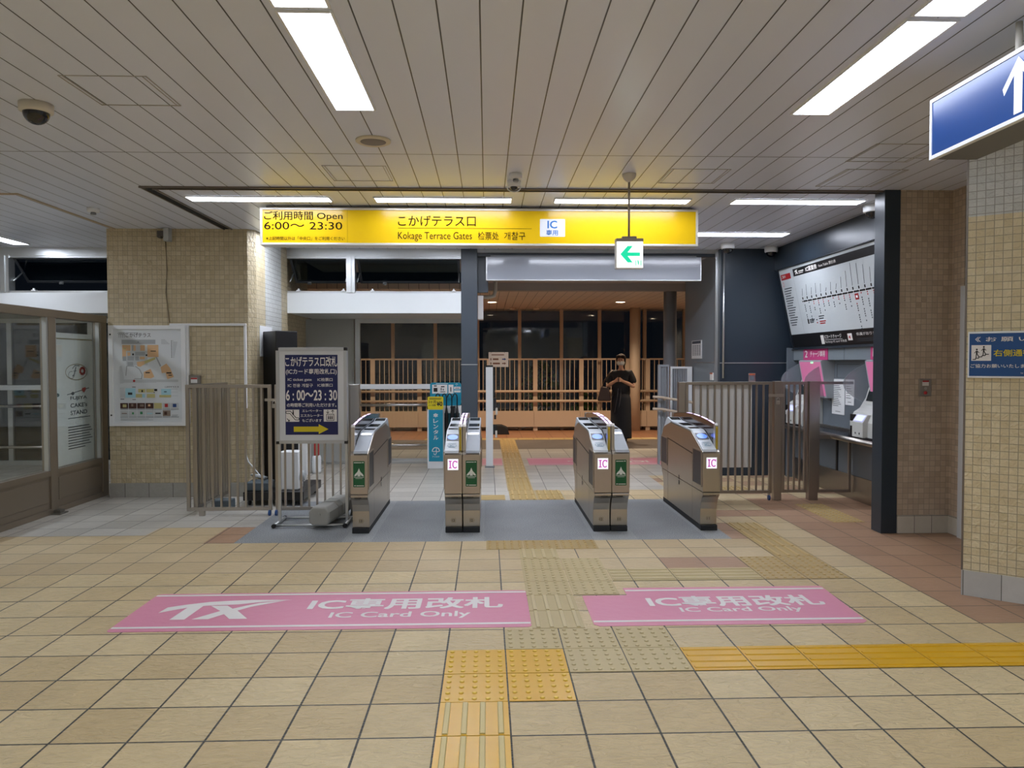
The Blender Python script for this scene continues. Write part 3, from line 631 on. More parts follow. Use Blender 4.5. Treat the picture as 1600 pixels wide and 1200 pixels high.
# ================================================================== TICKET GATES
M_gray_cover = mat('gate_cover_grey', 'A0A6AC', .5); M_gwhite = mat('gate_cover_white', 'C2C8CC', .42)
M_flap = mat('flap_dark', '2A2D33', .4); M_reader = mat('reader_blue', '1E50C8', .3, emit='1E5CF0', es=.55); M_disp = emis('gate_display', 'F6F4FF', .30); M_icp = mat('display_pink', 'C84AB8', .5, emit='D040C0', es=.15)
M_fin = mat('fin_smoke', '2A1C1A', .12, .0, .6); M_finb = mat('fin_blue', '14161F', .12, 0, .6)
M_led = emis('gate_led', 'E8C0FF', .62); M_tape = mat('yellow_tape', 'E0C428', .4); M_tapeink = mat('tape_print', '4A3E10', .5)
M_num = mat('number_plate_grey', 'A79C88', .5); M_screen = mat('gate_screen', '1C2628', .12)
M_stick = mat('sticker_print', 'DCE4DE', .45)
GW = .153
def gate(label, x_in, s, kind, num, tealside=False):
    """cabinet whose fin edge stands at x_in, lane side toward s; kind 'ic' has the card reader, 'exit' the green sticker"""
    t = thing('ticket_gate', label, 'ticket gate', (x_in, 6.5, 0), 0, 'ticket gate cabinets on the grey pad')
    def X(a, b): return (min(s * a, s * b), max(s * a, s * b))
    def px(mb, pts, a, b, m=0): mb.prism(pts, 'x', *X(a, b), m); return mb
    obj('plinth', MB().box(*X(.002, GW - .004), .065, 1.495, 0, .048), M_dark, t, bevel=.004)
    low = [(.09, .048), (1.475, .048), (1.475, .20), (1.50, .27), (1.56, .325), (1.56, .345), (0.0, .345), (0.0, .325), (.03, .30), (.065, .25), (.085, .19)]
    b = MB(); px(b, low, .004, GW - .003)
    obj('lower_body', b, M_gate, t, bevel=.003)
    up = [(0.0, .349), (1.56, .349), (1.60, .42), (1.60, .66), (1.56, .69), (1.47, .80), (1.17, .87), (.39, .845), (.345, .83), (.012, .70), (.0, .685)]
    b = MB(); px(b, up, .0, GW); obj('upper_body', b, M_gate, t, bevel=.006)
    e = GW + .0006
    fl_ = MB().box(*X(GW - .002, GW + .004), .04, .30, .40, .70); obj('flap_recess', fl_, M_flap, t, bevel=.003); obj('flap_recess', MB().box(*X(GW - .002, GW + .004), 1.30, 1.545, .42, .69), M_flap, t, bevel=.003)
    fr = MB()
    for y0, y1, z0, z1 in ((.03, .31, .39, .71), (1.29, 1.555, .41, .70)):
        fr.box(*X(GW, GW + .007), y0, y0 + .012, z0, z1).box(*X(GW, GW + .007), y1 - .012, y1, z0, z1).box(*X(GW, GW + .007), y0, y1, z1 - .012, z1).box(*X(GW, GW + .007), y0, y1, z0, z0 + .012)
    obj('flap_frame', fr, M_gate, t)
    sm = MB()
    for y in (.335, 1.27): sm.box(*X(GW, GW + .001), y, y + .003, .06, .70)
    sm.prism([(.34, .645), (1.27, .690), (1.27, .700), (.34, .655)], 'x', *X(GW, GW + .002)); sm.box(*X(.004, GW - .002), -.0015, .001, .345, .349)
    sm.box(*X(GW, GW + .002), .80, .83, .29, .33).box(*X(GW, GW + .002), .80, .83, .34, .38)
    obj('seam', sm, M_black, t)
    # sloping top
    sl = Vector((0, .335, .13)).normalized(); pl = ((1, 0, 0), tuple(sl))
    xa, xb = X(.034, GW - .006); cx = (xa + xb) / 2
    top = MB(); cov = [(.0, .700), (.018, .722), (.352, .848), (.40, .862), (1.15, .888), (1.15, .872), (.39, .848), (.345, .832)]
    px(top, cov, .03, GW - .002)
    hump = [(1.15, .870), (1.15, .888), (1.30, .912), (1.335, .905), (1.56, .72), (1.56, .692), (1.47, .80)]
    px(top, hump, .03, GW - .002)
    obj('top_cover', top, M_gwhite if kind == 'ic' else M_gray_cover, t, bevel=.003)
    o0 = (0, .018, .7232)
    dv = MB()
    if kind == 'ic':
        d = MB().rect(o0, pl, xa + .004, .19, xb - .004, .315); obj('reader_surround', d, M_black, t)
        o1 = (0, .018 - .0004, .7242)
        obj('card_reader', MB().disc(o1, pl, cx, .252, .046, .048, 0, 24), M_reader, t)
        k = MB().text('IC', o1, pl, cx - .018, .07, .036, .034, 0, .02).rect(o1, pl, cx - .035, .125, cx + .035, .131).rect(o1, pl, cx - .03, .055, cx + .03, .06).ring(o1, pl, cx, .088, .04, .03, .003)
        obj('reader_lettering', k, mat('reader_print', '4A7C94', .5), t)
    # screens on the flat top
    fp = ((1, 0, 0), tuple(Vector((0, .75, .026)).normalized())); of = (0, .40, .8632)
    scr = [(of, fp, .06, .17), (of, fp, .30, .52), ((0, 1.152, .8895), ((1, 0, 0), tuple(Vector((0, .15, .024)).normalized())), .02, .135)]
    if kind == 'exit': scr.append((o0, pl, .30, .345))
    for so, sp_, s0, s1 in scr: obj('top_screen', MB().rect(so, sp_, xa + .007, s0, xb - .007, s1), M_screen, t)
    # fin with lamps
    N = 14
    arc = [(.10 + 1.50 * i / N * .98, .928 + .045 * math.sin(PI * min(1, max(0, (i / N)))) ** .8) for i in range(N + 1)]
    arc = [(.075 + 1.52 * k, .925 + .05 * math.sin(PI * k) ** .75) for k in [i / N for i in range(N + 1)]]
    fin = [(arc[0][0], .70)] + arc + [(arc[-1][0], .70)]
    fin = [(.075, .72), (.075, .925)] + arc[1:-1] + [(1.595, .925), (1.595, .72), (1.3, .80), (.4, .80)]
    b = MB(); px(b, fin, .003, .026); obj('fin', b, M_fin if s < 0 or kind == 'ic' else M_finb, t, bevel=.003)
    b = MB(); px(b, [(.055, .69), (.055, .925), (.075, .945), (.10, .945), (.10, .70)], .001, .031); px(b, [(1.57, .69), (1.57, .945), (1.6, .94), (1.615, .925), (1.615, .69)], .001, .031)
    obj('fin_end_post', b, M_steel2, t, bevel=.003)
    b = MB()
    def arcz(y): k = (y - .075) / 1.52; return .925 + .05 * max(0, math.sin(PI * k)) ** .75
    for y0, y1 in ((.11, .30), (.34, .53), (.60, .79), (.86, 1.05)):
        n = 5
        for i in range(n):
            ya = y0 + (y1 - y0) * i / n; yb = y0 + (y1 - y0) * (i + 1) / n
            xx = X(.005, .025); b.add([(xx[0], ya, arcz(ya) + .0035), (xx[1], ya, arcz(ya) + .0035), (xx[1], yb, arcz(yb) + .0035), (xx[0], yb, arcz(yb) + .0035)], [(0, 1, 2, 3)])
    obj('fin_lamp', b, M_led, t)
    if kind == 'ic':
        yt = MB().rect((0, .0535, 0), XZ, *[X(.008, .024)[0], .70, X(.008, .024)[1], .915], 0)
        for i in range(14): yt.rect((0, .0525, 0), XZ, X(.012, .02)[0], .715 + i * .0135, X(.012, .02)[1], .722 + i * .0135, 1)
        obj('warning_tape', yt, [M_tape, M_tapeink], t)
        q = X(.030, .126); b = MB().box(q[0], q[1], -.006, 0, .555, .655); obj('display_frame', b, M_lgrey, t, bevel=.002)
        obj('display', MB().rect((0, -.0075, 0), XZ, q[0] + .003, .558, q[1] - .003, .652), M_disp, t)
        l = MB(); c = (q[0] + q[1]) / 2; o = (0, -.009, 0)
        l.rect(o, XZ, c - .036, .572, c - .010, .580).rect(o, XZ, c - .036, .630, c - .010, .638).rect(o, XZ, c - .028, .58, c - .018, .63)
        l.ring(o, XZ, c + .018, .605, .024, .034, .010, 0, 20, .7, 2 * PI - .7).rect(o, XZ, c + .034, .615, c + .038, .640)
        obj('display_lettering', l, M_icp, t)
    else:
        q = X(.028, .126) if s > 0 else X(.028, .126)
        b = MB().prism(rrect(q[0], .415, q[1], .638, .006), 'y', -.003, .001); g_ = obj('sticker', b, M_green, t)
        l = MB(); c = (q[0] + q[1]) / 2; o = (0, -.0042, 0)
        l.poly(o, XZ, [(c - .042, .508), (c - .034, .525), (c - .012, .548), (c, .578), (c + .012, .548), (c + .034, .525), (c + .042, .508), (c + .022, .512), (c + .012, .525), (c + .012, .508), (c - .012, .508), (c - .012, .525), (c - .022, .512)])
        l.rect(o, XZ, c - .042, .498, c + .042, .502).rect(o, XZ, c - .03, .488, c + .03, .4905).rect(o, XZ, c - .042, .622, c + .022, .628).disc(o, XZ, c + .034, .626, .008, .004).rect(o, XZ, c - .022, .424, c + .042, .430).disc(o, XZ, c - .034, .428, .008, .004)
        obj('sticker_print', l, M_stick, g_)
    q = X(.055, .10); c = (q[0] + q[1]) / 2; d = -1 if kind == 'ic' else 1
    pt = [(c - d * .02, .085), (c + d * .016, .085), (c + d * .028, .105), (c + d * .016, .125), (c - d * .02, .125)]
    obj('number_plate', MB().poly((0, .0845, 0), XZ, pt, 0).text(num, (0, .083, 0), XZ, c - .013, .094, .022, .022, 1, .01), [M_num, M_ink], t)
    obj('card_slot', MB().box(*X(.035, .095), -.001, .02, .318, .324), M_black, t)
    return t
gate('leftmost ticket gate cabinet with green sticker, next to the notice stand', -1.172, 1, 'exit', '13')
gate('ticket gate cabinet with IC display joined to the gate before the umbrella stand', -.2145, -1, 'ic', '13')
gate('ticket gate cabinet with green sticker, right half of the pair beside the white post', -.2125, 1, 'exit', '12')
gate('ticket gate cabinet with IC display, left half of the pair in front of the person', 1.0775, -1, 'ic', '12')
gate('ticket gate cabinet with green sticker, right half of the pair in front of the person', 1.0795, 1, 'exit', '11')
gate('rightmost ticket gate cabinet with IC display, next to the right steel fence', 2.025, -1, 'ic', '11')

# ================================================================== NOTICE STAND
t = thing('notice_stand', 'aluminium notice stand with dark blue opening hours poster before the left fence', 'notice stand', (-1.59, 6.97, 0))
for x in (-.305, .305): obj('upright', MB().box(x - .014, x + .014, -.012, .012, .03, .78), M_alu, t, bevel=.003)
for nm_, x in (('foot', -.315), ('foot', .315)):
    f = obj(nm_, MB().cyl((x, -.16, .022), (x, .20, .022), .015, 12), M_alu, t)
    obj('end_cap', MB().cyl((x, -.185, .022), (x, -.155, .022), .019, 12).cyl((x, .195, .022), (x, .22, .022), .019, 12), M_black, f)
obj('base_bar', MB().cyl((-.315, -.15, .022), (.315, -.15, .022), .012, 12).cyl((-.315, .19, .022), (.315, .19, .022), .012, 12), M_alu, t)
obj('board_frame', MB().box(-.318, .318, -.035, .0, .745, 1.615).box(-.318, -.29, -.045, -.03, .745, 1.615).box(.29, .318, -.045, -.03, .745, 1.615).box(-.318, .318, -.045, -.03, .745, .775).box(-.318, .318, -.045, -.03, 1.585, 1.615).box(-.312, .318, .0, .03, .77, 1.62), mat('frame_silver', 'BDC0C0', .35, .5), t)
obj('corner_cap', MB().box(-.321, -.293, -.048, .003, 1.59, 1.618).box(.293, .321, -.048, .003, 1.59, 1.618).box(-.321, -.293, -.048, .003, .742, .768).box(.293, .321, -.048, .003, .742, .768), M_black, t)
obj('backing_sheet', MB().box(-.29, .29, -.039, -.034, .775, 1.585), mat('white_sheet', 'D6DADC', .3), t)
po = obj('poster', MB().box(-.237, .237, -.0405, -.038, .825, 1.552), mat('poster_navy', '151F56', .3), t)
o = (0, -.042, 0); s = MB()
for tx, x, z, w_, h_, bo in (('こかげテラス口改札', -.233, 1.444, .466, .092, .012), ('(ICカード専用改札口)', -.228, 1.368, .456, .058, .012), ('IC ticket gate', -.212, 1.309, .215, .03, .008), ('IC检票口', .055, 1.312, .135, .03, .008),
                              ('IC 전용 개찰구', -.212, 1.258, .225, .032, .008), ('IC檢票口', .055, 1.261, .135, .03, .008), ('6 : 00～23 : 30', -.230, 1.137, .46, .096, .02), ('の時間帯ご利用いただけます。', -.222, 1.078, .445, .036, .01),
                              ('エレベーター', -.085, 1.032, .175, .024, .012), ('エスカレーター', -.10, .988, .20, .026, .012), ('もございます', -.085, .943, .175, .028, .012)):
    s.text(tx, o, XZ, x, z, w_, h_, 0, bo)
s.rect(o, XZ, -.232, .945, -.112, 1.055).rect(o, XZ, .108, .945, .228, 1.055)
obj('lettering', s, M_print, po)
s = MB(); o = (0, -.0435, 0)
s.line(o, XZ, [(-.222, 1.02), (-.195, 1.02), (-.148, .962), (-.122, .962)], .006).line(o, XZ, [(-.222, 1.04), (-.19, 1.04), (-.14, .98), (-.122, .98)], .006).ring(o, XZ, -.222, 1.03, .013, .013, .006, 0, 12, PI / 2, PI * 1.5).ring(o, XZ, -.122, .971, .012, .012, .006, 0, 12, -PI / 2, PI / 2)
s.disc(o, XZ, -.166, 1.045, .006).rect(o, XZ, -.172, 1.006, -.160, 1.038).line(o, XZ, [(-.222, .975), (-.205, .955)], .006).poly(o, XZ, [(-.198, .948), (-.198, .966), (-.216, .948)])
s.line(o, XZ, [(.135, .955), (.2, .955), (.2, 1.012), (.135, 1.012), (.135, .955)], .005)
for i in range(3): s.rect(o, XZ, .147 + i * .016, .965, .157 + i * .016, .992).disc(o, XZ, .152 + i * .016, .998, .0045)
s.line(o, XZ, [(.145, 1.05), (.145, 1.022)], .005).line(o, XZ, [(.133, 1.034), (.145, 1.02), (.157, 1.034)], .005).line(o, XZ, [(.19, 1.02), (.19, 1.046)], .005).line(o, XZ, [(.178, 1.036), (.19, 1.05), (.202, 1.036)], .005)
obj('pictogram', s, M_ink, po)
obj('arrow', MB().poly((0, -.042, 0), XZ, [(-.162, .853), (.062, .853), (.062, .832), (.15, .876), (.062, .922), (.062, .90), (-.162, .90)]), M_yell, po)
# ballast lying on the stand base
t = thing('ballast_weight', 'grey white plastic ballast lying across the foot of the notice stand', 'ballast', (-1.45, 7.06, .036), -.12)
pr = [(-.095, .03), (-.065, 0), (.065, 0), (.095, .03), (.095, .12), (.06, .165), (-.06, .165), (-.095, .12)]
M_ball = mat('ballast_grey', 'A3A39C', .55, noise=(6, .06))
b = MB().prism(pr, 'y', -.33, -.06).prism([(x * .8, z * .9) for x, z in pr], 'y', -.06, -.03).prism(pr, 'y', -.03, .07).prism([(x * .8, z * .9) for x, z in pr], 'y', .07, .1).prism(pr, 'y', .1, .33)
obj('body', b, M_ball, t, bevel=.02, seg=3); obj('cap', MB().cyl((0, -.345, .10), (0, -.325, .10), .016, 14).box(-.002, .002, -.332, -.33, .01, .16), M_ball, t)

# ================================================================== LEFT FENCE
def bars(parent, x0, x1, n, z0, z1, y=0, r=.010, along='x', m=None):
    for i in range(n):
        c = x0 + (x1 - x0) * (i + 1) / (n + 1)
        b = MB().box(c - r, c + r, y - r, y + r, z0, z1) if along == 'x' else MB().box(y - r, y + r, c - r, c + r, z0, z1)
        obj('bar', b, m or M_steel, parent)
def gate_leaf(name, label, x0, x1, y, n, z0=.05, z1=1.27, r=.016, cat='fence', along='x', group=None, rail=.016, m=None):
    t = thing(name, label, cat, ((x0 + x1) / 2, y, 0) if along == 'x' else (y, (x0 + x1) / 2, 0), 0, group); a = (x1 - x0) / 2
    def bx(u0, u1, zz0, zz1): return MB().box(u0, u1, -r, r, zz0, zz1) if along == 'x' else MB().box(-r, r, u0, u1, zz0, zz1)
    obj('stile', bx(-a, -a + 2 * r, z0, z1), m or M_steel, t, bevel=.002); obj('stile', bx(a - 2 * r, a, z0, z1), m or M_steel, t, bevel=.002)
    obj('top_rail', bx(-a, a, z1 - 2 * rail, z1), m or M_steel, t, bevel=.002); obj('bottom_rail', bx(-a, a, z0, z0 + 2 * rail), m or M_steel, t, bevel=.002)
    bars(t, -a + r, a - r, n, z0 + 2 * rail, z1 - 2 * rail, 0, .0095, along, m); return t
FG = 'steel fence and gate panels'
t = gate_leaf('steel_gate', 'steel barred gate leaf standing before the tiled column and black display', -2.90, -2.085, 7.4, 9, group=FG)
obj('foot_post', MB().box(.11 - .0, .16, -.02, .02, -.0, .06).xf(Matrix.Translation((-.40, 0, 0))), M_steel, t)
obj('castor', MB().box(.375, .395, -.02, .02, .05, .16).cyl((.378, -.02, .028), (.396, -.02, .028), .028, 16, m=1), [M_steel, mat('castor_blue', '1E4C8C', .45)], t)
t = gate_leaf('steel_gate', 'steel barred gate leaf behind the notice stand', -2.05, -1.33, 7.4, 8, group=FG)
obj('castor', MB().box(-.36, -.34, -.02, .02, .05, .16).cyl((-.36, -.02, .028), (-.342, -.02, .028), .028, 16, m=1), [M_steel, _M['castor_blue']], t)
obj('latch', MB().box(-.45, -.22, -.03, -.018, 1.11, 1.135).box(-.20, -.16, -.03, -.018, 1.09, 1.15), M_steel2, t)
def padlock(label, x, y, z):
    t = thing('padlock', label, 'padlock', (x, y, z), 0, 'padlocks on the fences')
    obj('lock_body', MB().box(-.02, .02, -.01, .01, 0, .04), M_steel2, t, bevel=.006); obj('shackle', MB().tube([(-.014, 0, .035), (-.014, 0, .055), (-.008, 0, .066), (0, 0, .07), (.008, 0, .066), (.014, 0, .055), (.014, 0, .035)], .004, 8), M_steel2, t)
padlock('small padlock hanging on the left gate latch beside the notice stand', -2.045, 7.355, 1.045)
gate_leaf('steel_fence', 'steel barred side panel running back from the left gate to the tiled column', 7.44, 8.36, -2.84, 11, group=FG, along='y')
tag(obj('steel_post', MB().box(-1.325, -1.235, 7.37, 7.44, 0, 1.27), M_steel, bevel=.004), 'broad steel gate post directly behind the leftmost ticket gate', 'post')

# ================================================================== THINGS BY THE LEFT COLUMN
t = thing('map_board', 'white framed floor map board hanging on the tiled column', 'map board', (-3.70, 8.42, .79))
obj('frame', MB().box(-.415, .415, -.03, .03, 0, .045).box(-.415, .415, -.03, .03, 1.055, 1.10).box(-.415, -.365, -.03, .03, 0, 1.1).box(.365, .415, -.03, .03, 0, 1.1).box(.415, .44, -.01, .03, .02, 1.1), M_white, t, bevel=.004)
pm = obj('map_sheet', MB().box(-.366, .366, -.012, .0, .044, 1.056), mat('map_paper', 'DDE2E4', .35), t)
obj('lock_screw', MB().cyl((-.39, -.034, .12), (-.39, -.028, .12), .009, 10).cyl((-.39, -.034, 1.0), (-.39, -.028, 1.0), .009, 10), M_ink, t)
cols = [M_ink, mat('map_tan', 'E0B98C', .5), mat('map_grey', 'A9AEB0', .5), mat('map_light', 'C8CDCE', .5), mat('map_cyan', 'A9D6E2', .5), mat('map_olive', 'C9C184', .5), mat('map_photo', '4A2C22', .5), M_redp, mat('map_photo2', '8A7A6A', .5), mat('map_green', '3E8A5A', .5), mat('map_navy', '2A4A86', .5)]
o = (0, -.0135, 0); o2 = (0, -.0150, 0); s = MB()
def mp(x, y): return (-.366 + (x - 110) / 632 * .732, 1.056 - (y - 143) / 875 * 1.012)          # artwork drawn on a 632 x 875 grid
_N = [0]
def up(oo): _N[0] += 1; return (0, oo[1] - .00002 * _N[0], 0)
def MR(x0, y0, x1, y1, m, oo=o): a = mp(x0, y1); b_ = mp(x1, y0); s.rect(up(oo), XZ, a[0], a[1], b_[0], b_[1], m)
def MP(pts, m, oo=o): s.poly(up(oo), XZ, [mp(*p) for p in pts], m)
a = mp(225, 218); s.text('こかげテラス', o, XZ, a[0], a[1], .27, .048, 0, .004)
for i in range(4): a = mp(165 + i * 16, 182); s.ring(o, XZ, a[0], a[1], .011, .011, .003, 0, 12); s.rect(o, XZ, a[0] - .0015, a[1] - .045, a[0] + .0015, a[1] - .01, 0)
MR(228, 172, 340, 178, 2)
MR(187, 240, 500, 282, 2); MR(192, 290, 270, 420, 1); MR(195, 398, 228, 440, 2); MR(278, 290, 300, 346, 2); MR(298, 292, 402, 346, 1); MR(318, 292, 360, 346, 3, o2); MR(425, 290, 528, 404, 1); MR(228, 345, 425, 480, 3); MR(312, 355, 404, 390, 2, o2)
for q in ((240, 360, 268, 392), (240, 396, 300, 436), (312, 396, 345, 436), (355, 400, 400, 425), (240, 450, 292, 484)): MR(*q, 1 if q[0] < 300 and q[1] < 390 or q[0] == 355 else 2, o2)
MP([(325, 450), (395, 440), (400, 470), (360, 495), (330, 490)], 1); MP([(395, 440), (498, 405), (498, 425), (400, 470)], 5)
MP([(388, 545), (452, 515), (486, 590), (456, 606), (388, 600)], 1); MP([(545, 500), (600, 465), (635, 510), (668, 592), (608, 614), (590, 552), (556, 556)], 1)
MP([(500, 405), (512, 402), (552, 488), (540, 494)], 2)
for p, q in (((232, 486), (222, 580)), ((232, 488), (300, 490)), ((310, 490), (350, 520)), ((350, 520), (374, 570)), ((374, 570), (366, 612))): s.line(up(o), XZ, [mp(*p), mp(*q)], .009, 2)
MP([(165, 490), (185, 486), (205, 600), (200, 650), (165, 655)], 3); MR(165, 615, 505, 645, 3); MR(500, 618, 708, 640, 3); s.line(o2, XZ, [mp(300, 608), mp(370, 608)], .003, 0)
a = mp(298, 629); s.disc(o2, XZ, a[0], a[1], .013, None, 7)
for i in range(12): a = mp(650, 252 + i * 14); s.disc(o, XZ, a[0], a[1], .005, None, 0, 8); MR(660, 249 + i * 14, 668 + (i * 37 % 40), 254 + i * 14, 2)
for i in range(4): MR(555, 240 + i * 12, 592 + (i * 53 % 40), 244 + i * 12, 2)
MR(205, 316, 228, 330, 5, o2); MR(455, 345, 505, 352, 0, o2); MR(405, 546, 446, 556, 0, o2); MR(600, 548, 645, 560, 0, o2); MR(618, 572, 650, 580, 0, o2); MR(335, 260, 350, 264, 0, o2); MR(285, 370, 300, 388, 0, o2); MR(410, 378, 425, 394, 0, o2)
a = mp(582, 694); s.text('こかげテラス 1F', o, XZ, a[0], a[1], .15, .018, 0, .01)
MR(165, 692, 215, 790, 3); MR(215, 698, 310, 788, 4); MR(548, 705, 640, 762, 4); MR(530, 762, 640, 785, 5); MR(335, 705, 400, 738, 5); MR(410, 705, 480, 738, 5); MR(312, 752, 370, 786, 5); MR(372, 752, 398, 786, 4); MR(415, 752, 490, 788, 5); MR(640, 705, 705, 708, 2); MR(640, 735, 705, 737, 2); MR(640, 770, 705, 772, 2)
for q in ((280, 684, 312, 690), (365, 715, 380, 735), (485, 705, 512, 725), (478, 735, 490, 742), (240, 738, 280, 760), (280, 802, 312, 807), (170, 798, 205, 803), (575, 728, 600, 736)): MR(*q, 0, o2)
for i in range(7):
    x = 166 + i * 78.5
    MR(x, 838, x + 73, 890, (6, 6, 6, 6, 5, 3, 3)[i]); MR(x, 892, x + 73, 902, 2); MR(x, 966, x + 73, 975, 2)
    if i < 5: MR(x, 910, x + 73, 962, 3)
for x, y, w_, h_, m in ((190, 850, 35, 28, 5), (268, 845, 20, 25, 8), (350, 850, 35, 22, 8), (425, 850, 22, 20, 1), (515, 842, 30, 30, 5), (580, 845, 30, 32, 7), (655, 846, 34, 32, 10), (180, 932, 48, 8, 8), (275, 925, 18, 20, 9), (350, 920, 24, 24, 9), (415, 932, 50, 10, 4), (492, 930, 50, 12, 0)): MR(x, y, x + w_, y + h_, m, o2)
MR(560, 908, 632, 962, 8); MR(575, 920, 600, 950, 6, o2); MR(645, 950, 702, 956, 2); MR(645, 960, 690, 964, 2); MR(168, 985, 430, 989, 2); MR(168, 996, 470, 1000, 2)
obj('map_print', s, cols, pm)
t = thing('call_box', 'small grey emergency call box with red label beside the floor map', 'call box', (-3.20, 8.425, 1.20))
obj('casing', MB().box(-.06, .06, -.025, .025, 0, .145), mat('call_box_grey', '8A8680', .4, .4), t, bevel=.005); obj('plate', MB().box(-.035, .035, -.028, -.024, .06, .12).box(-.035, .035, -.029, -.027, .10, .118, 1).cyl((0, -.03, .03), (0, -.024, .03), .01, 12, m=0), [M_white, M_redp], t)
t = thing('wall_fixture', 'small grey bracket box high on the tiled column under the ceiling', 'bracket', (-3.49, 8.40, 2.80))
obj('casing', MB().box(.0, .055, -.05, .05, .0, .14), M_lgrey, t, bevel=.004); obj('connector', MB().box(-.07, .0, -.04, .03, .05, .11).cyl((-.05, -.045, .05), (-.05, .02, .05), .02, 12), mat('fixture_dark', '5A5650', .5), t)
tag(obj('cable', MB().tube([(-3.50, 8.437, 2.80), (-3.49, 8.437, 2.5), (-3.505, 8.437, 2.25), (-3.47, 8.437, 1.92)], .006, 6), mat('cable_tan', '8E7F64', .5)), 'thin tan cable running down the tiled column from the bracket box', 'cable')
tag(obj('cable_duct', MB().box(-3.47, -2.64, 8.425, 8.45, 1.885, 1.912).box(-2.667, -2.64, 8.425, 8.45, .98, 1.885), M_white, bevel=.003), 'white cable duct bent across the tiled column above the left gate', 'cable duct')
t = thing('display_kiosk', 'tall black display cabinet turned sideways against the white tiled wall', 'display', (-2.345, 8.70, .145), math.radians(40))
obj('cabinet', MB().box(-.13, .13, -.17, .17, 0, 1.69), M_black, t, bevel=.008)
obj('screen', MB().box(.13, .134, -.14, .14, .35, 1.64), mat('screen_glass', '0A0C10', .08), t)
tag(obj('wall_notice', MB().box(-2.553, -2.545, 8.62, 9.1, 1.55, 1.90), M_white), 'white notice panel on the side wall just behind the black display', 'notice')
t = thing('platform_cart', 'low black platform cart behind the left gate carrying the display', 'cart', (-2.19, 8.30, 0))
obj('deck', MB().box(-.33, .29, -.42, .42, .055, .143), M_black, t, bevel=.006)
for x in (-.28, .24):
    for y in (-.36, .36): obj('castor', MB().cyl((x - .012, y, .028), (x + .012, y, .028), .028, 14), M_dark, t)
t = thing('air_purifier', 'white box with round vents standing on the black platform cart', 'air purifier', (-2.07, 8.12, .143))
obj('casing', MB().box(-.115, .085, -.10, .10, 0, .40), M_white, t, bevel=.008)
obj('vent', MB().cyl((-.16, -.0, .26), (-.115, -.0, .26), .06, 20).cyl((-.17, 0, .26), (-.16, 0, .26), .045, 20), M_lgrey, t); obj('vent', MB().cyl((.085, 0, .13), (.125, 0, .13), .06, 20).cyl((.125, 0, .13), (.135, 0, .13), .045, 20), M_lgrey, t)
GWt = 'grey weights behind the left gate'
tag(obj('concrete_weight', MB().box(-2.765, -2.575, 7.66, 7.82, 0, .10), mat('weight_grey', '4E5A60', .6), bevel=.012), 'blue grey weight block on the floor behind the left gate', 'weight', GWt)
tag(obj('concrete_weight', MB().box(-2.515, -2.27, 7.93, 8.17, .143, .235), _M['weight_grey'], bevel=.012), 'blue grey weight block on the cart under the coiled cable', 'weight', GWt)
cbl = [(-2.653, 8.42, .98), (-2.655, 8.40, .8), (-2.65, 8.38, .62), (-2.64, 8.36, .5), (-2.60, 8.33, .40), (-2.53, 8.30, .33), (-2.46, 8.25, .27)]
coil = [(-2.42 + .07 * math.cos(a * .9) + .015 * math.sin(a * 2.3), 8.10 + .05 * math.sin(a * .9), .255 + .045 * math.sin(a * .43) ** 2) for a in range(0, 34)]
tag(obj('cable', MB().tube(cbl + coil, .007, 6), mat('cable_white', 'C9CED0', .45)), 'pale cable hanging from the duct and coiled on the cart', 'cable')

# fire extinguisher stand and white post behind the notice stand
t = thing('fire_extinguisher', 'small red fire extinguisher in a pale holder half hidden behind the notice stand', 'fire extinguisher', (-2.28, 10.2, 0))
obj('cylinder', MB().lathe([(.034, .24), (.035, .25), (.035, .38), (.03, .42), (.015, .45)], (0, 0, 0), 20), mat('extinguisher_red', 'B41E1E', .3), t); obj('valve', MB().box(-.02, .02, -.03, .05, .45, .49).cyl((0, 0, .44), (0, 0, .46), .02, 12), M_black, t); obj('holder', MB().lathe([(.055, 0), (.06, .03), (.06, .20), (.05, .24)], (0, 0, 0), 20), M_white, t)
tag(obj('floor_box', MB().box(-2.52, -2.36, 10.0, 10.25, 0, .60), M_white, bevel=.008), 'tall white floor box beside the red fire extinguisher', 'box')

# ================================================================== GLASS BOOTH, FAR LEFT
t = thing('glass_partition', 'brown framed glass partition at the left edge of the picture', 'glass partition', (-4.29, 6.9, 0))
for y in (-2.0, -.68, .62, 1.62): obj('post', MB().box(-.05, .04, y - .0, y + .12, 0, 2.0), M_bronze, t, bevel=.004)
obj('top_rail', MB().box(-.055, .045, -2.0, 1.74, 1.925, 2.005), M_bronze, t, bevel=.004)
obj('middle_rail', MB().box(-.045, .035, -2.0, 1.7, .375, .43), M_bronze, t)
for y0, y1 in ((-1.88, -.68), (-.56, .62), (.74, 1.62)):
    k = obj('kick_panel', MB().box(-.03, .02, y0, y1, .05, .375), M_bronze, t); obj('panel_inset', MB().box(.02, .028, y0 + .03, y1 - .03, .12, .345), M_bronze, k, bevel=.006)
    obj('glass_pane', MB().box(-.008, .0, y0, y1, .43, 1.925), M_glass, t)
    obj('glass_bead', MB().box(-.012, .03, y0, y0 + .02, .43, 1.925).box(-.012, .03, y1 - .03, y1, .43, 1.925), M_alu if y0 > -.6 else M_bronze, t)
obj('bottom_rail', MB().box(-.05, .04, -2.0, 1.74, 0, .055), M_bronze, t)
obj('foot_bracket', MB().box(.04, .13, .60, .74, 0, .012).box(.05, .11, .63, .71, .012, .04), mat('bracket_grey', '6A665E', .5, .4), t)
t = thing('shop_poster', 'white shop poster with emblem and lettering inside the glass partition', 'poster', (-4.345, 8.05, .42))
obj('sheet', MB().box(-.012, 0, -.41, .46, 0, 1.37), mat('poster_white', 'EAEAE6', .4), t)
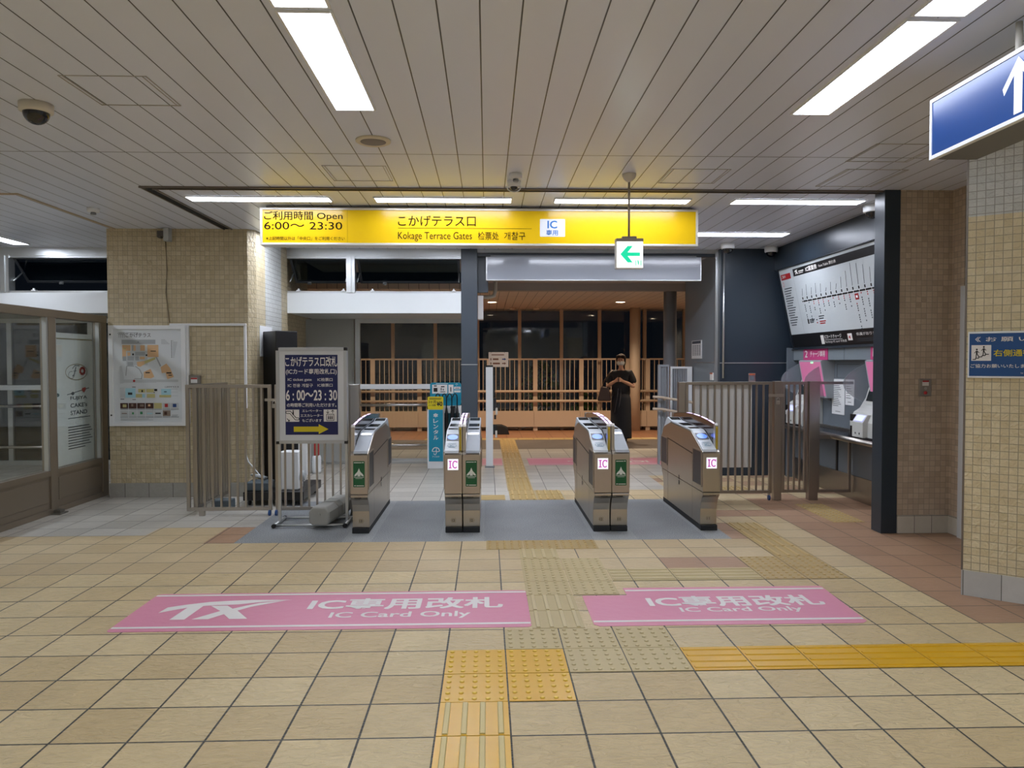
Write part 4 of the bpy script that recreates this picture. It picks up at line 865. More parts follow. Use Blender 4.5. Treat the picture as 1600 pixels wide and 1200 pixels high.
M_gold = mat('poster_gold', '8A7C50', .45); M_slt = mat('poster_slate', '3E4A52', .5)
PX = ((0, 1, 0), (0, 0, 1)); o = (.002, 0, 0)      # seen from +X, the writing runs along +Y
s = MB().line(o, PX, [(-.345, .0), (-.345, 1.31), (.46, 1.31)], .014).ring(o, PX, .13, .965, .215, .088, .009, 0, 32)
obj('border', s, M_gold, t)
s = MB().ring(o, PX, .03, .935, .06, .04, .006, 0, 20, 1.2, 6.6).line(o, PX, [(.05, .92), (.08, .935), (.12, 1.02)], .018).line(o, PX, [(.05, 1.0), (.1, 1.035), (.19, 1.03)], .010).line(o, PX, [(.07, .975), (.13, .978)], .008)
for a, z, w_, h_ in (('FUJIYA', .665, .33, .045), ("CAKE's", .592, .33, .046), ('STAND', .515, .33, .045)): s.text(a, o, PX, .0, z, w_, h_, 0, .022)
s.rect(o, PX, -.05, .478, .39, .486)
for i in range(9): s.rect(o, PX, -.05, .385 - i * .028, .37 + .03 * ((i * 7) % 3) if i < 8 else .28, .395 - i * .028)
s.disc(o, PX, -.23, .735, .03, .018).disc(o, PX, .05, .74, .03, .018).line(o, PX, [(-.06, .73), (.38, .79)], .008)
obj('lettering', s, M_slt, t)
s = MB()
for i in range(9): a = 2 * PI * i / 9; s.disc((.003, 0, 0), PX, .245 + .045 * math.cos(a), .975 + .033 * math.sin(a), .021, .015, 0, 10)
s.poly((.003, 0, 0), PX, [(.23, .79), (.30, .80), (.31, .775), (.27, .74), (.23, .765)])
obj('emblem', s, M_redp, t)
# handrails inside the lower windows
def rail(label, x0, x1):
    t = thing('window_handrail', label, 'handrail', ((x0 + x1) / 2, 11.12, 0), 0, 'handrails along the lower windows'); a = (x1 - x0) / 2
    obj('top_bar', MB().box(-a, a, -.03, .03, 1.09, 1.165), M_white, t, bevel=.01)
    for z in (.86, .27): obj('rail', MB().cyl((-a, 0, z), (a, 0, z), .02, 12), M_steel2, t)
    for x in [-a + .06 + (2 * a - .12) * k / 2 for k in range(3)]: obj('bracket', MB().box(x - .012, x + .012, 0, .11, .26, .28).box(x - .012, x + .012, 0, .11, .85, .87).box(x - .012, x + .012, .02, .11, 1.11, 1.14), M_steel2, t)
rail('white topped handrail along the lower window between the grey panel and the blue column', -2.03, -.42); rail('white topped handrail along the far left window, seen through the glass partition', -7.9, -5.72)
# ================================================================== RIGHT FENCE
M_steelD = mat('steel_dark', 'A8A29C', 0.36, 1.0, rvar=0.08)
tag(obj('steel_post', MB().box(2.035, 2.105, 7.97, 8.04, 0, 1.27), M_steelD, bevel=.004), 'broad steel gate post directly behind the rightmost ticket gate', 'post')
t = gate_leaf('steel_gate', 'wide steel barred gate leaf on the right, white board tied behind it', 2.11, 3.045, 8.0, 11, .075, 1.27, group=FG, m=M_steelD)
obj('castor', MB().box(.435, .45, -.02, .02, .05, .12).cyl((.43, -.01, .028), (.448, -.01, .028), .028, 16, m=1), [M_steelD, _M['castor_blue']], t)
tag(obj('white_board', MB().box(2.20, 2.835, 8.017, 8.03, .35, 1.245), mat('board_white', 'DDDDDA', .4)), 'large plain white board tied behind the bars of the right gate', 'board')
tag(obj('steel_post', MB().box(3.06, 3.14, 7.96, 8.04, 0, 1.275), M_steelD, bevel=.004), 'steel post with padlock, left of the narrow fence panel', 'post')
padlock('small padlock on the right gate latch before the navy wall', 3.085, 7.935, 1.03)
tag(obj('latch_bar', MB().box(2.99, 3.15, 7.935, 7.955, 1.11, 1.14), M_steel2), 'sliding latch bar above the padlock on the right gate', 'latch')
gate_leaf('steel_fence', 'narrow steel barred fence panel in front of the far ticket machine', 3.15, 3.425, 8.0, 3, .08, 1.27, group=FG, m=M_steelD)
tag(obj('steel_post', MB().box(3.435, 3.535, 7.96, 8.04, 0, 1.275), M_steelD, bevel=.004), 'steel post standing closest to the ticket machine counter', 'post')
t = thing('steel_fence', 'open steel fence frame between the last post and the counter', 'fence', (3.72, 8.0, 0), 0, FG)
obj('top_rail', MB().box(-.185, .20, -.016, .016, 1.24, 1.27), M_steelD, t); obj('middle_rail', MB().box(-.185, -.02, -.016, .016, .655, .70), M_steelD, t)
obj('stile', MB().box(-.185, -.16, -.016, .016, .08, 1.27), M_steelD, t); obj('stile', MB().box(.16, .185, -.016, .016, .08, .62), M_steelD, t); obj('bottom_rail', MB().box(-.185, .185, -.016, .016, .08, .105), M_steelD, t)

# ================================================================== TICKET MACHINE WALL (faces -X)
M_pan = mat('machine_panel', '6A727A', .4); M_pan2 = mat('machine_panel_light', '7C868C', .4)
OX = lambda x: (x, 0, 0)
t = thing('machine_wall', 'grey panelled wall unit holding both ticket machines and the pink number plates', 'wall unit', (4.08, 8.2, 0))
def loc(mb): return mb.xf(Matrix.Translation((-4.08, -8.2, 0)))
obj('header_panel', loc(MB().box(3.93, 4.2, 6.65, 9.62, 1.50, 1.652)), M_pan2, t, bevel=.004)
obj('upper_panel', loc(MB().box(4.02, 4.2, 6.65, 9.62, .70, 1.50)), M_pan, t)
obj('lower_panel', loc(MB().box(3.94, 4.2, 6.65, 9.62, .26, .66)), M_pan, t)
obj('kick_plate', loc(MB().box(3.93, 4.2, 6.65, 9.62, 0, .26)), M_steelD, t)
obj('seam', loc(MB().box(3.928, 3.935, 8.22, 8.225, 1.5, 1.65).box(4.018, 4.022, 8.05, 8.58, 1.302, 1.306).box(4.018, 4.022, 8.05, 8.58, 1.45, 1.454).box(4.018, 4.022, 8.576, 8.58, 1.30, 1.454).box(3.93, 3.945, 8.36, 8.40, .26, .66)), M_black, t)
for nmb, y0, y1 in (('2', 9.285, 8.615), ('1', 7.64, 6.97)):
    q = obj('number_plate', loc(MB().box(3.924, 3.932, y1, y0, 1.503, 1.65)), M_magenta, t, label='magenta plate with a white number')
    obj('lettering', loc(MB().text(nmb, OX(3.922), YZ, -y0 + .05, 1.535, .075, .085, 0, .01).text('チャージ専用', OX(3.922), YZ, -y0 + .20, 1.538, .40, .075, 0, .012)), M_print, q)
obj('side_return', loc(MB().box(3.86, 4.2, 9.6, 9.66, 0, 1.66)), M_pan, t)
t = thing('counter', 'long dark steel counter under the ticket machines', 'counter', (3.85, 8.0, .66))
def loc2(mb): return mb.xf(Matrix.Translation((-3.85, -8.0, -.66)))
obj('worktop', loc2(MB().box(3.70, 4.02, 6.65, 9.6, .668, .705)), mat('counter_dark', '3A3E44', .25, .4), t)
obj('front_edge', loc2(MB().cyl((3.70, 6.65, .685), (3.70, 9.6, .685), .028, 14)), M_steelD, t)
obj('back_strip', loc2(MB().box(3.98, 4.018, 6.65, 9.6, .705, .74)), M_steelD, t)
M_mwh = mat('machine_white', 'C9CBC6', .4); M_mscr = emis('machine_screen', '6E7CF4', .45)
def machine(label, yc, side):
    t = thing('ticket_machine', label, 'ticket machine', (3.86, yc, .705), 0, 'ticket charging machines on the counter')
    obj('chassis', MB().prism([(-.10, 0), (.16, 0), (.16, .48), (.06, .40), (.0, .30), (-.06, .26), (-.10, .17)], 'y', -.25, .25), M_mwh, t, bevel=.008)
    obj('note_unit', MB().prism([(-.15, .02), (-.09, .02), (-.09, .19), (-.04, .25), (-.10, .25), (-.15, .17)], 'y', -.12, .10), M_mwh, t, bevel=.006)
    obj('display', MB().add([(-.148, -.1, .185), (-.148, .07, .185), (-.106, .07, .242), (-.106, -.1, .242)], [(1, 0, 3, 2)]), M_mscr, t)
    obj('coin_tray', MB().box(-.112, -.09, .13, .22, .02, .12).box(-.112, -.09, .13, .22, .17, .24), M_black, t, bevel=.004)
    obj('card_slot', MB().box(-.155, -.148, -.06, -.05, .05, .07).box(-.155, -.148, .02, .03, .05, .07), M_black, t)
    obj('base_shade_strip', MB().box(-.12, .1, -.24, .24, 0, .025), M_black, t)  # black strip standing in for the shade under the chassis
    s = obj('touch_screen', MB().prism([(.02, .34), (.10, .60), (.13, .60), (.07, .34)], 'y', -.2, .2), M_mwh, t); obj('screen_glass', MB().add([(.027, -.17, .375), (.027, .17, .375), (.09, .17, .575), (.09, -.17, .575)], [(1, 0, 3, 2)]), M_screen, s)
machine('ticket charging machine under plate 1, cut off by the dark blue post', 7.48, 0); machine('ticket charging machine under plate 2, behind the steel fence', 9.18, 0)
# back lit recess and canopy of each machine
M_glow = mat('machine_pink_glow', 'D07CA2', .4, emit='E070A4', es=.10)
for nmb, yc in (('2', 8.96), ('1', 7.32)):
    t = thing('machine_canopy', 'pink lit sloping panel above ticket machine %s' % nmb, 'machine panel', (3.98, yc, 1.06), 0, 'pink lit panels above the machines')
    obj('sloped_panel', MB().prism([(-.04, 0), (-.12, .43), (-.10, .44), (.04, .44), (.04, 0)], 'y', -.31, .31), mat('canopy_grey', 'A8AEB2', .4), t)
    obj('lit_face', MB().add([(-.0445, -.29, .02), (-.0445, .29, .02), (-.1185, .29, .42), (-.1185, -.29, .42)], [(1, 0, 3, 2)]), M_glow, t)
    obj('indicator', MB().box(-.125, -.118, -.1, -.04, .40, .42), emis('indicator_green', '30E060', .5), t)
def frosted():
    m, nt, b, N, L = nodes_of('frosted_sheet'); b.inputs['Base Color'].default_value = hx('9CA4AC'); b.inputs['Roughness'].default_value = .35; b.inputs['Alpha'].default_value = .42; return m
M_frost = frosted()
def screen(label, y):
    pts = [(0, .44)] + [(-.32 * math.sin(PI * k / 10) ** .8, .44 - .47 * k / 10) for k in range(1, 10)] + [(0, -.03)]
    tag(obj('privacy_screen', MB().prism([(4.02 + a, 1.05 + b) for a, b in pts], 'y', y - .004, y + .004), M_frost), label, 'screen', 'frosted privacy screens beside the machines')
screen('frosted rounded privacy screen on the far side of ticket machine 2', 9.42); screen('frosted rounded privacy screen on the near side of ticket machine 2', 8.72); screen('frosted rounded privacy screen on the far side of ticket machine 1', 7.76); screen('frosted rounded privacy screen beside the dark blue post', 7.06)
def paper(label, y0, y1, z0, z1, rows):
    t = thing('paper_notice', label, 'notice', (4.017, (y0 + y1) / 2, z0), 0, 'white paper notices between the machines'); w_ = (y0 - y1) / 2
    obj('sheet', MB().box(-.003, .001, -w_, w_, 0, z1 - z0), M_white, t); b = MB()
    for i in range(rows):
        z = (z1 - z0) * (1 - .08 - .72 * i / rows); l = .8 - .35 * ((i * 3) % 4) / 4
        b.rect((-.0045, 0, 0), YZ, -w_ * .8, z - .006, -w_ * .8 + 2 * w_ * .8 * l, z)
    b.rect((-.0045, 0, 0), YZ, -w_ * .4, .03, w_ * .4, .036); obj('print', b, mat('print_grey', '55585C', .5), t)
paper('taller white paper notice taped between the two ticket machines', 8.69, 8.38, .88, 1.285, 14); paper('shorter white paper notice taped nearer to ticket machine 1', 8.36, 8.16, 1.0, 1.285, 8)

# sloping fare board above
A = Vector((3.72, 9.58, 2.645)); Bv = Vector((3.93, 9.58, 1.665)); dn = (Bv - A); Ln = dn.length; vv = tuple(-(dn / Ln)); PF = ((0, -1, 0), vv); nrm = Vector(PF[0]).cross(Vector(vv))
t = thing('fare_board', 'large sloping fare table board with line diagram above the ticket machines', 'fare board', tuple(Bv))
def fo(d): return tuple(nrm * d)
fb = MB(); WL = 2.95
fb.prism([(-.22, 1.0), (-.20, .98), (0, 0), (.25, 0), (.25, 1.0)], 'y', -WL - .0, .0)
obj('housing', MB().prism([(-.21, .985), (0.0, -.005), (.2, -.005), (.2, .985)], 'y', -WL, 0), M_navy, t)
fr = MB().prism([(-.235, .975), (-.205, .995), (.0, .995), (.0, .975)], 'y', -WL, .03).prism([(-.03, -.03), (.0, .0), (.2, .0), (.2, -.03)], 'y', -WL, .03).prism([(-.225, .99), (-.015, -.02), (.05, -.02), (.05, .99)], 'y', -.0, .03)
obj('frame', fr, mat('board_frame', '1A222A', .3), t, bevel=.003)
pf = MB().rect(fo(.002), PF, .0, .0, 2.9, Ln - .01); o_board = obj('face', MB().rect(fo(.002), PF, .0, .0, 2.9, .165, 0).rect(fo(.002), PF, .0, .165, 2.9, Ln - .008, 1), [M_black, mat('fare_white', 'C3CACD', .2, emit='C3CACD', es=.03)], t)
s = MB(); o = fo(.0035); o2 = fo(.005)
s.rect(o, PF, .42, .875, 2.9, .965, 0); s.rect(o, PF, .03, .865, .33, .935, 2); s.line(o, PF, [(.40, .17), (.40, .97)], .004, 3)
s.text('IC運賃表', o2, PF, .78, .892, .30, .058, 1, .02).text('Fare Table 票价表', o2, PF, 1.13, .90, .42, .036, 1, .005).rect(o2, PF, .58, .915, .72, .928, 1).rect(o2, PF, .58, .895, .70, .905, 1)
s.poly(o2, PF, [(.455, .925), (.50, .945), (.565, .95), (.535, .93), (.565, .893), (.535, .893), (.52, .912), (.505, .893), (.48, .893), (.505, .925)], 1)
s.text('ご案内', o2, PF, .05, .885, .13, .036, 1, .01).ring(o2, PF, .07, .81, .025, .03, .006, 2, 14)
for i in range(16): s.rect(o, PF, .05 + .02 * (i % 3 == 0), .745 - i * .031, .30 - .1 * ((i * 5) % 4) / 4, .757 - i * .031, 4)
s.rect(o, PF, .52, .548, 2.9, .566, 0)
ups = [.09, .13, .08, .12, .10, .04, .09, .06, .12, .17, .24, .22, .19, .15, .06, .12, .2, .1, .14]; dns = [.2, .24, .13, .16, .14, .1, .12, .1, .17, .14, .36, .3, .28, .19, .12, .2, .1, .2, .15]
for i in range(19):
    x = .55 + i * .125
    s.rect(o2, PF, x - .004, .545, x + .004, .57, 1); s.rect(o, PF, x - .013, .578, x + .013, .608, 0)
    s.line(o, PF, [(x + .0, .62), (x + .035, .62 + ups[i])], .008, 4)
    if i == 10: s.rect(o, PF, x + .01, .47, x + .09, .535, 2); s.rect(o2, PF, x + .03, .49, x + .07, .515, 1)
    for k in range(int(dns[i] / .022)):
        if (k * 7 + i * 3) % 5: s.rect(o, PF, x + .015, .525 - k * .024 - (.08 if i == 10 else 0), x + .034, .54 - k * .024 - (.08 if i == 10 else 0), 4 if (k > 1 or i in (0, 1)) else 2)
s.rect(o, PF, .56, .28, .60, .335, 0)
for i, (x, z, w_, m) in enumerate(((.62, .32, .14, 4), (.62, .303, .12, 4), (.62, .286, .1, 4), (.88, .345, .14, 4), (.88, .32, .12, 4), (.88, .285, .16, 2), (.88, .262, .14, 2), (.80, .31, .03, 4), (.80, .275, .03, 2))): s.rect(o, PF, x, z, x + w_, z + .013, m)
s.text('ICカードチャージ', o, PF, .92, .085, .42, .045, 1, .005).rect(o, PF, .92, .07, 1.35, .074, 1).text('Recharge IC card 卡充值', o, PF, .92, .03, .52, .034, 1, 0).rect(o, PF, .82, .025, .90, .13, 1).rect(o, PF, 1.48, .05, 1.58, .125, 1).poly(o2, PF, [(1.50, .085), (1.54, .065), (1.54, .105)], 2)
s.text('係員がおりますのでお呼びください。', o, PF, 1.68, .095, 1.1, .035, 1, .004).rect(o, PF, 1.68, .055, 2.3, .062, 4).rect(o, PF, 1.68, .035, 2.4, .042, 4)
obj('fare_print', s, [M_black, M_print, M_redp, mat('fare_line', '8C9498', .5), mat('fare_ink', '3C4248', .5)], o_board)

# call box and notices on the right pillars
t = thing('call_box', 'steel emergency call plate with red button on the brown tiled pillar', 'call box', (3.763, 6.393, 1.184))
obj('plate', MB().box(-.054, .054, -.008, .008, 0, .15), mat('plate_steel', 'A49C92', .4, .7), t, bevel=.003); obj('label_card', MB().box(-.028, .028, -.0105, -.007, .09, .135).box(-.028, .028, -.0115, -.010, .122, .135, 1), [M_print, M_redp], t)
obj('keyhole', MB().cyl((0, -.012, .068), (0, -.006, .068), .012, 14).box(-.002, .002, -.013, -.011, .06, .076, 0), M_steel2, t); obj('button', MB().lathe([(.0, .016), (.012, .012), (.016, .0)], (0, 0, 0), 16).xf(Matrix.Translation((0, -.006, .03)) @ Matrix.Rotation(PI / 2, 4, 'X')), M_redp, t)
t = thing('request_sign', 'blue keep right request sign with stair pictogram on the near tiled pillar', 'sign', (3.016, 4.685, 1.378), math.atan2(-.202, .258))
obj('frame', MB().box(.013, .62, -.018, 0, 0, .29), M_white, t, bevel=.003); obj('panel', MB().box(.021, .612, -.0195, -.015, .012, .278), mat('sign_panel_blue', '1C4E88', .35), t)
s = MB(); o = (0, -.021, 0); s.text('《 お 願 い 》', o, XZ, .052, .226, .335, .030, 0, .008).text('ご協力お願いいたします。', o, XZ, .029, .064, .325, .024, 0, .008).text('TX', o, XZ, .29, .028, .014, .008).rect(o, XZ, .31, .028, .36, .036)
s.rect(o, XZ, .033, .108, .138, .205); obj('lettering', s, M_print, t)
obj('yellow_lettering', MB().text('右側通行に', o, XZ, .150, .135, .245, .042, 0, .012), M_yell, t)
s = MB(); o = (0, -.0225, 0)
s.line(o, XZ, [(.04, .116), (.056, .116), (.056, .124), (.073, .124), (.073, .132), (.09, .132), (.09, .140), (.107, .140), (.107, .148), (.126, .148)], .005)
for x, z in ((.062, .125), (.099, .140)):
    s.disc(o, XZ, x, z + .053, .005, .006).poly(o, XZ, [(x - .004, z + .022), (x + .004, z + .022), (x + .005, z + .045), (x - .005, z + .045)]).line(o, XZ, [(x - .002, z + .024), (x - .004, z)], .005).line(o, XZ, [(x + .002, z + .024), (x + .008, z + .014), (x + .013, z + .004)], .005).line(o, XZ, [(x - .003, z + .043), (x - .013, z + .03)], .0035).line(o, XZ, [(x + .003, z + .043), (x + .013, z + .032)], .0035)
obj('pictogram', s, M_ink, t)
t = thing('wall_notice', 'small white printed notice on the grey clad wall of the corridor opening', 'notice', (2.996, 10.74, 1.53)); obj('sheet', MB().box(-.006, .003, -.25, .25, 0, .258), M_white, t)
b = MB().rect((-.0075, 0, 0), YZ, -.22, .212, .22, .25)
for i in range(7):
    for k in range(4): b.rect((-.0075, 0, 0), YZ, -.20 + k * .11, .18 - i * .022, -.12 + k * .11, .19 - i * .022)
obj('print', b, mat('notice_ink', '3A4656', .5), t)
SWG = 'small switch plates on the dark walls'
t = thing('switch_plate', 'small metal switch plate with orange label on the navy wall above the right gate', 'switch', (3.442, 9.745, 1.22), 0, SWG); obj('plate', MB().box(-.045, .045, -.008, .003, 0, .115), M_steel2, t, bevel=.002); obj('label_strip', MB().box(-.04, .04, -.0095, -.007, .092, .11), mat('label_orange', 'B0562A', .5), t); obj('knob', MB().box(-.028, .028, -.0105, -.007, .02, .075), M_pan, t)
t = thing('switch_plate', 'small switch plate on the grey clad wall left of the vertical trim', 'switch', (2.99, 10.0, 1.24), 0, SWG); obj('plate', MB().box(-.006, .01, -.06, .06, 0, .1), M_print, t); obj('label_strip', MB().box(-.008, -.005, -.06, .06, .08, .1), _M['label_orange'], t)
tag(obj('conduit', MB().cyl((3.06, 9.725, 1.27), (3.06, 9.725, 2.90), .014, 10), M_alu), 'thin vertical conduit on the navy wall running down from a dome camera', 'conduit')

# ================================================================== THE OPENING AND THE CORRIDOR
t = thing('shutter_box', 'long glossy pale grey signless box over the opening to the corridor', 'shutter box', (1.39, 9.8, 2.535))
obj('casing', MB().box(-1.395, 1.395, 0, .10, 0, .305), mat('box_gloss', 'A6ABB4', .12), t, bevel=.004); obj('edge_trim', MB().box(-1.397, 1.397, -.004, .1, 0, .012).box(-1.397, -1.385, -.004, .1, 0, .305).box(1.385, 1.397, -.004, .1, 0, .305), M_alu, t); obj('top_strip', MB().box(-1.34, 1.34, .02, .09, .305, .325), M_grey, t)
t = thing('umbrella_stand', 'teal and white umbrella rental stand with tall lettered side panel', 'umbrella stand', (-.60, 10.75, 0))
obj('side_panel', MB().box(-.232, -.012, -.17, -.14, 0, .83), M_white, t, bevel=.004)
q = obj('teal_sheet', MB().box(-.212, -.014, -.174, -.168, .10, .82), M_teal, t, label='teal sheet with white lettering')
s = MB(); o = (0, -.1755, 0)
for i, c in enumerate('傘レンタル'): s.text(c, o, XZ, -.113, .715 - i * .072 * 1.08, .068, .058 if c != 'ー' else None, 0, .015, align='c')
s.ring(o, XZ, -.113, .245, .055, .055, .012, 0, 20, 0, PI).line(o, XZ, [(-.168, .245), (-.14, .235), (-.113, .245), (-.09, .235), (-.058, .245)], .009).ring(o, XZ, -.125, .215, .02, .026, .009, 0, 14, PI, 2 * PI).line(o, XZ, [(-.106, .285), (-.106, .215)], .009).text('アイカサ', o, XZ, -.163, .155, .10, .022, 0, .01); obj('lettering', s, M_print, q)
q = obj('yellow_sheet', MB().prism([(p[0], p[1]) for p in rrect(-.226, .825, -.008, 1.005, .02)], 'y', -.175, -.165), M_yell, t, label='yellow sheet with black lettering')
obj('lettering', MB().text('3ヶ月', o, XZ, -.212, .908, .10, .045, 0, .02).text('使い放題', o, XZ, -.212, .872, .10, .026, 0, .015).text('¥0', o, XZ, -.10, .872, .08, .065, 0, .04).rect(o, XZ, -.20, .965, -.04, .972).rect(o, XZ, -.20, .980, -.03, .987), M_ink, q)
obj('rear_cabinet', MB().box(-.20, .235, -.03, .16, 0, .865), M_white, t, bevel=.004); obj('rack_opening', MB().box(-.0, .215, -.036, -.028, .05, .765), mat('rack_dark_teal', '0E4A52', .5), t)
q = obj('header_board', MB().prism([(p[0], p[1]) for p in rrect(-.205, .87, .235, 1.195, .035)], 'y', .02, .05), M_teal, t)
o = (0, .0185, 0); o2 = (0, .017, 0)
obj('leaflet', MB().rect(o, XZ, -.175, 1.04, .04, 1.165).rect(o, XZ, .055, 1.04, .125, 1.165).rect(o, XZ, .135, 1.10, .225, 1.135).rect(o, XZ, .135, 1.055, .225, 1.085), M_print, q)
s = MB().rect(o2, XZ, -.155, 1.065, -.10, 1.12).rect(o2, XZ, -.15, 1.14, -.11, 1.155).rect(o2, XZ, -.05, 1.13, .0, 1.145).rect(o2, XZ, -.06, 1.06, .01, 1.07).rect(o2, XZ, .082, 1.065, .095, 1.13).rect(o2, XZ, .15, 1.112, .21, 1.12)
for i in range(5): s.rect(o2, XZ, -.055 + .03 * (i % 2), 1.085 + .012 * (i % 3), -.04 + .03 * (i % 2), 1.095 + .012 * (i % 3))
obj('leaflet_print', s, M_ink, q); obj('lettering', MB().rect(o2, XZ, -.12, 1.175, .05, 1.182).ring(o2, XZ, .17, 1.165, .016, .016, .004, 0, 14, 0, PI).line(o2, XZ, [(.17, 1.165), (.17, 1.147)], .004), M_print, q)
for k, (x, n_) in enumerate(((-.06, 'first'), (.03, 'second'), (.105, 'third'), (.18, 'fourth'))):
    u = thing('umbrella', 'black rental umbrella hanging in the teal rack, %s from the left' % n_, 'umbrella', (-.60 + x, 10.70, .45), 0, 'black rental umbrellas')
    obj('canopy', MB().lathe([(.012, 0), (.028, .1), (.022, .32), (.012, .40)], (0, 0, 0), 10), M_black, u)
    obj('handle', MB().tube([(-.0, 0, .40), (0, 0, .54), (-.008, 0, .575), (-.03, 0, .59), (-.052, 0, .575), (-.06, 0, .54)], .009, 8), M_black, u)
tag(obj('umbrella_case', MB().prism([(-.515, .865), (-.445, .865), (-.465, .72), (-.48, .70), (-.495, .72)], 'y', 10.66, 10.70), M_black), 'black tag hanging on the front of the umbrella rack', 'tag')
t = thing('barrier_post', 'tall white scuffed barrier post between the gates and the corridor', 'post', (.03, 10.68, 0))
obj('panel', MB().box(-.045, .055, -.03, .03, .02, 1.42), M_white, t, bevel=.004); obj('top_cap', MB().box(-.047, .057, -.035, .035, 1.415, 1.44), M_dark, t); obj('base_plate', MB().box(-.06, .075, -.06, .06, 0, .022), M_grey, t)
obj('lock_bracket', MB().box(.055, .10, -.02, .03, .80, .98).box(.055, .11, -.02, .03, .48, .60).box(.07, .10, -.03, .02, .68, .74).box(.055, .085, -.02, .03, 1.0, 1.3), M_dark, t); obj('lock_cover', MB().box(.09, .12, -.03, .02, .74, .84).box(.085, .115, -.03, .02, .42, .52), M_cream, t, bevel=.006)
t = thing('direction_board', 'small beige direction board with two arrows on top of the white post', 'sign', (.165, 10.72, 1.415)); obj('board', MB().box(-.14, .14, -.006, .006, 0, .21), M_fence, t); obj('clip', MB().box(-.11, -.10, -.01, .01, .2, .225).box(.08, .09, -.01, .01, .2, .225), M_black, t)
s = MB(); o = (0, -.0075, 0); s.rect(o, XZ, -.10, .165, .08, .178).rect(o, XZ, -.08, .098, .0, .122).rect(o, XZ, -.08, .038, .02, .062).rect(o, XZ, -.115, .095, -.10, .125).rect(o, XZ, -.115, .035, -.10, .065)
for z, m in ((.11, 1), (.05, 0)): s.poly(o, XZ, [(.05, z - .008), (.08, z - .008), (.08, z - .018), (.11, z), (.08, z + .018), (.08, z + .008), (.05, z + .008)], m)
obj('print', s, [mat('board_brown', '6A3A1A', .5), mat('board_blue', '1A2E5A', .5)], t)
tag(obj('wheel_stop', MB().prism([(.06, .0), (.46, .0), (.42, .14), (.3, .19), (.10, .19), (.06, .12)], 'y', 15.5, 15.8), M_dark, bevel=.01), 'dark low block on the corridor floor behind the white post', 'block')

# far fence, one thing per bay
FX = [-3.5, -2.5, -1.5, -.5, .0, 1.0, 2.0, 3.0, 3.45, 4.45]
names = ['far left bay', 'second bay from the left', 'third bay from the left behind the windows', 'bay behind the umbrella stand', 'narrow bay behind the blue column', 'bay right of the direction board', 'bay in the middle of the opening', 'bay behind the person', 'narrow bay behind the warm column', 'last bay at the right jamb']
for i in range(len(FX) - 1):
    x0, x1 = FX[i], FX[i + 1]
    t = thing('corridor_fence', 'beige barred corridor fence, %s' % names[i], 'fence', ((x0 + x1) / 2, 16.4, 0), 0, 'beige fence bays along the corridor'); a = (x1 - x0) / 2
    obj('post', MB().box(-a - .0, -a + .095, -.03, .03, 0, 1.56), M_fence, t)
    obj('top_rail', MB().box(-a + .095, a, -.02, .02, 1.53, 1.565), M_fence, t); obj('bottom_rail', MB().box(-a + .095, a, -.02, .02, .40, .43), M_fence, t); obj('lower_board', MB().box(-a + .02, a - .005 + .02, -.06, -.035, .085, .415), M_fence, t)
    n = max(2, int(2 * a / .112)); bars(t, -a + .095, a, n, .43, 1.53, 0, .0075, 'x', M_fence)
for z, l in ((.855, 'upper'), (.645, 'lower')):
    t = thing('corridor_handrail', '%s beige handrail running along the corridor fence' % l, 'handrail', (.5, 16.30, z)); obj('rail', MB().cyl((-4.0, 0, 0), (4.3, 0, 0), .028, 10), M_fence, t)
    obj('bracket', MB().box(.54, .56, -.0, .08, -.05, -.02).box(1.54, 1.56, 0, .08, -.05, -.02).box(-.46, -.44, 0, .08, -.05, -.02).box(-1.96, -1.94, 0, .08, -.05, -.02).box(2.99, 3.01, 0, .08, -.05, -.02), M_fence, t)
# corrugated ramp screen and its rails at the right
M_corrug = mat('screen_grey', '9CA0A4', .5)
for nm_, l, x0, x1, y, z1 in (('ramp_screen', 'narrow grey corrugated screen left of the wider one beside the grey wall', 2.475, 2.63, 10.9, 1.445), ('ramp_screen', 'wide pale grey corrugated screen behind the right gate post', 2.66, 2.98, 10.95, 1.415)):
    t = thing(nm_, l, 'screen', ((x0 + x1) / 2, y, 0), 0, 'grey ramp screens'); a = (x1 - x0) / 2
    obj('frame', MB().box(-a, a, -.03, .03, z1 - .03, z1).box(-a, -a + .03, -.03, .03, 0, z1).box(a - (.07 if a > .1 else .02), a, -.03, .03, 0, z1), M_white if a > .1 else M_corrug, t)
    b = MB(); n = int(2 * a / .03)
    for i in range(n): c = -a + .03 + (2 * a - .06) * (i + .5) / n; b.prism([(c - .012, .01), (c - .006, -.012), (c + .006, -.012), (c + .012, .01)], 'z', .05, z1 - .03)
    obj('corrugated_sheet', b, M_corrug, t)
for z, l in ((.97, 'upper'), (.80, 'lower')):
    t = thing('ramp_handrail', '%s short handrail sloping in front of the corrugated screens' % l, 'handrail', (2.6, 10.8, z), 0, 'ramp handrails'); obj('rail', MB().tube([(-.22, 0, .012), (-.1, 0, .006), (.3, -.12, -.06), (.5, -.2, -.10)], .019, 10), M_lens, t); obj('bracket', MB().box(-.06, -.03, 0, .08, -.04, -.02).cyl((-.03, -.0, .0), (-.03, -.03, 0), .012, 8), M_lens, t)

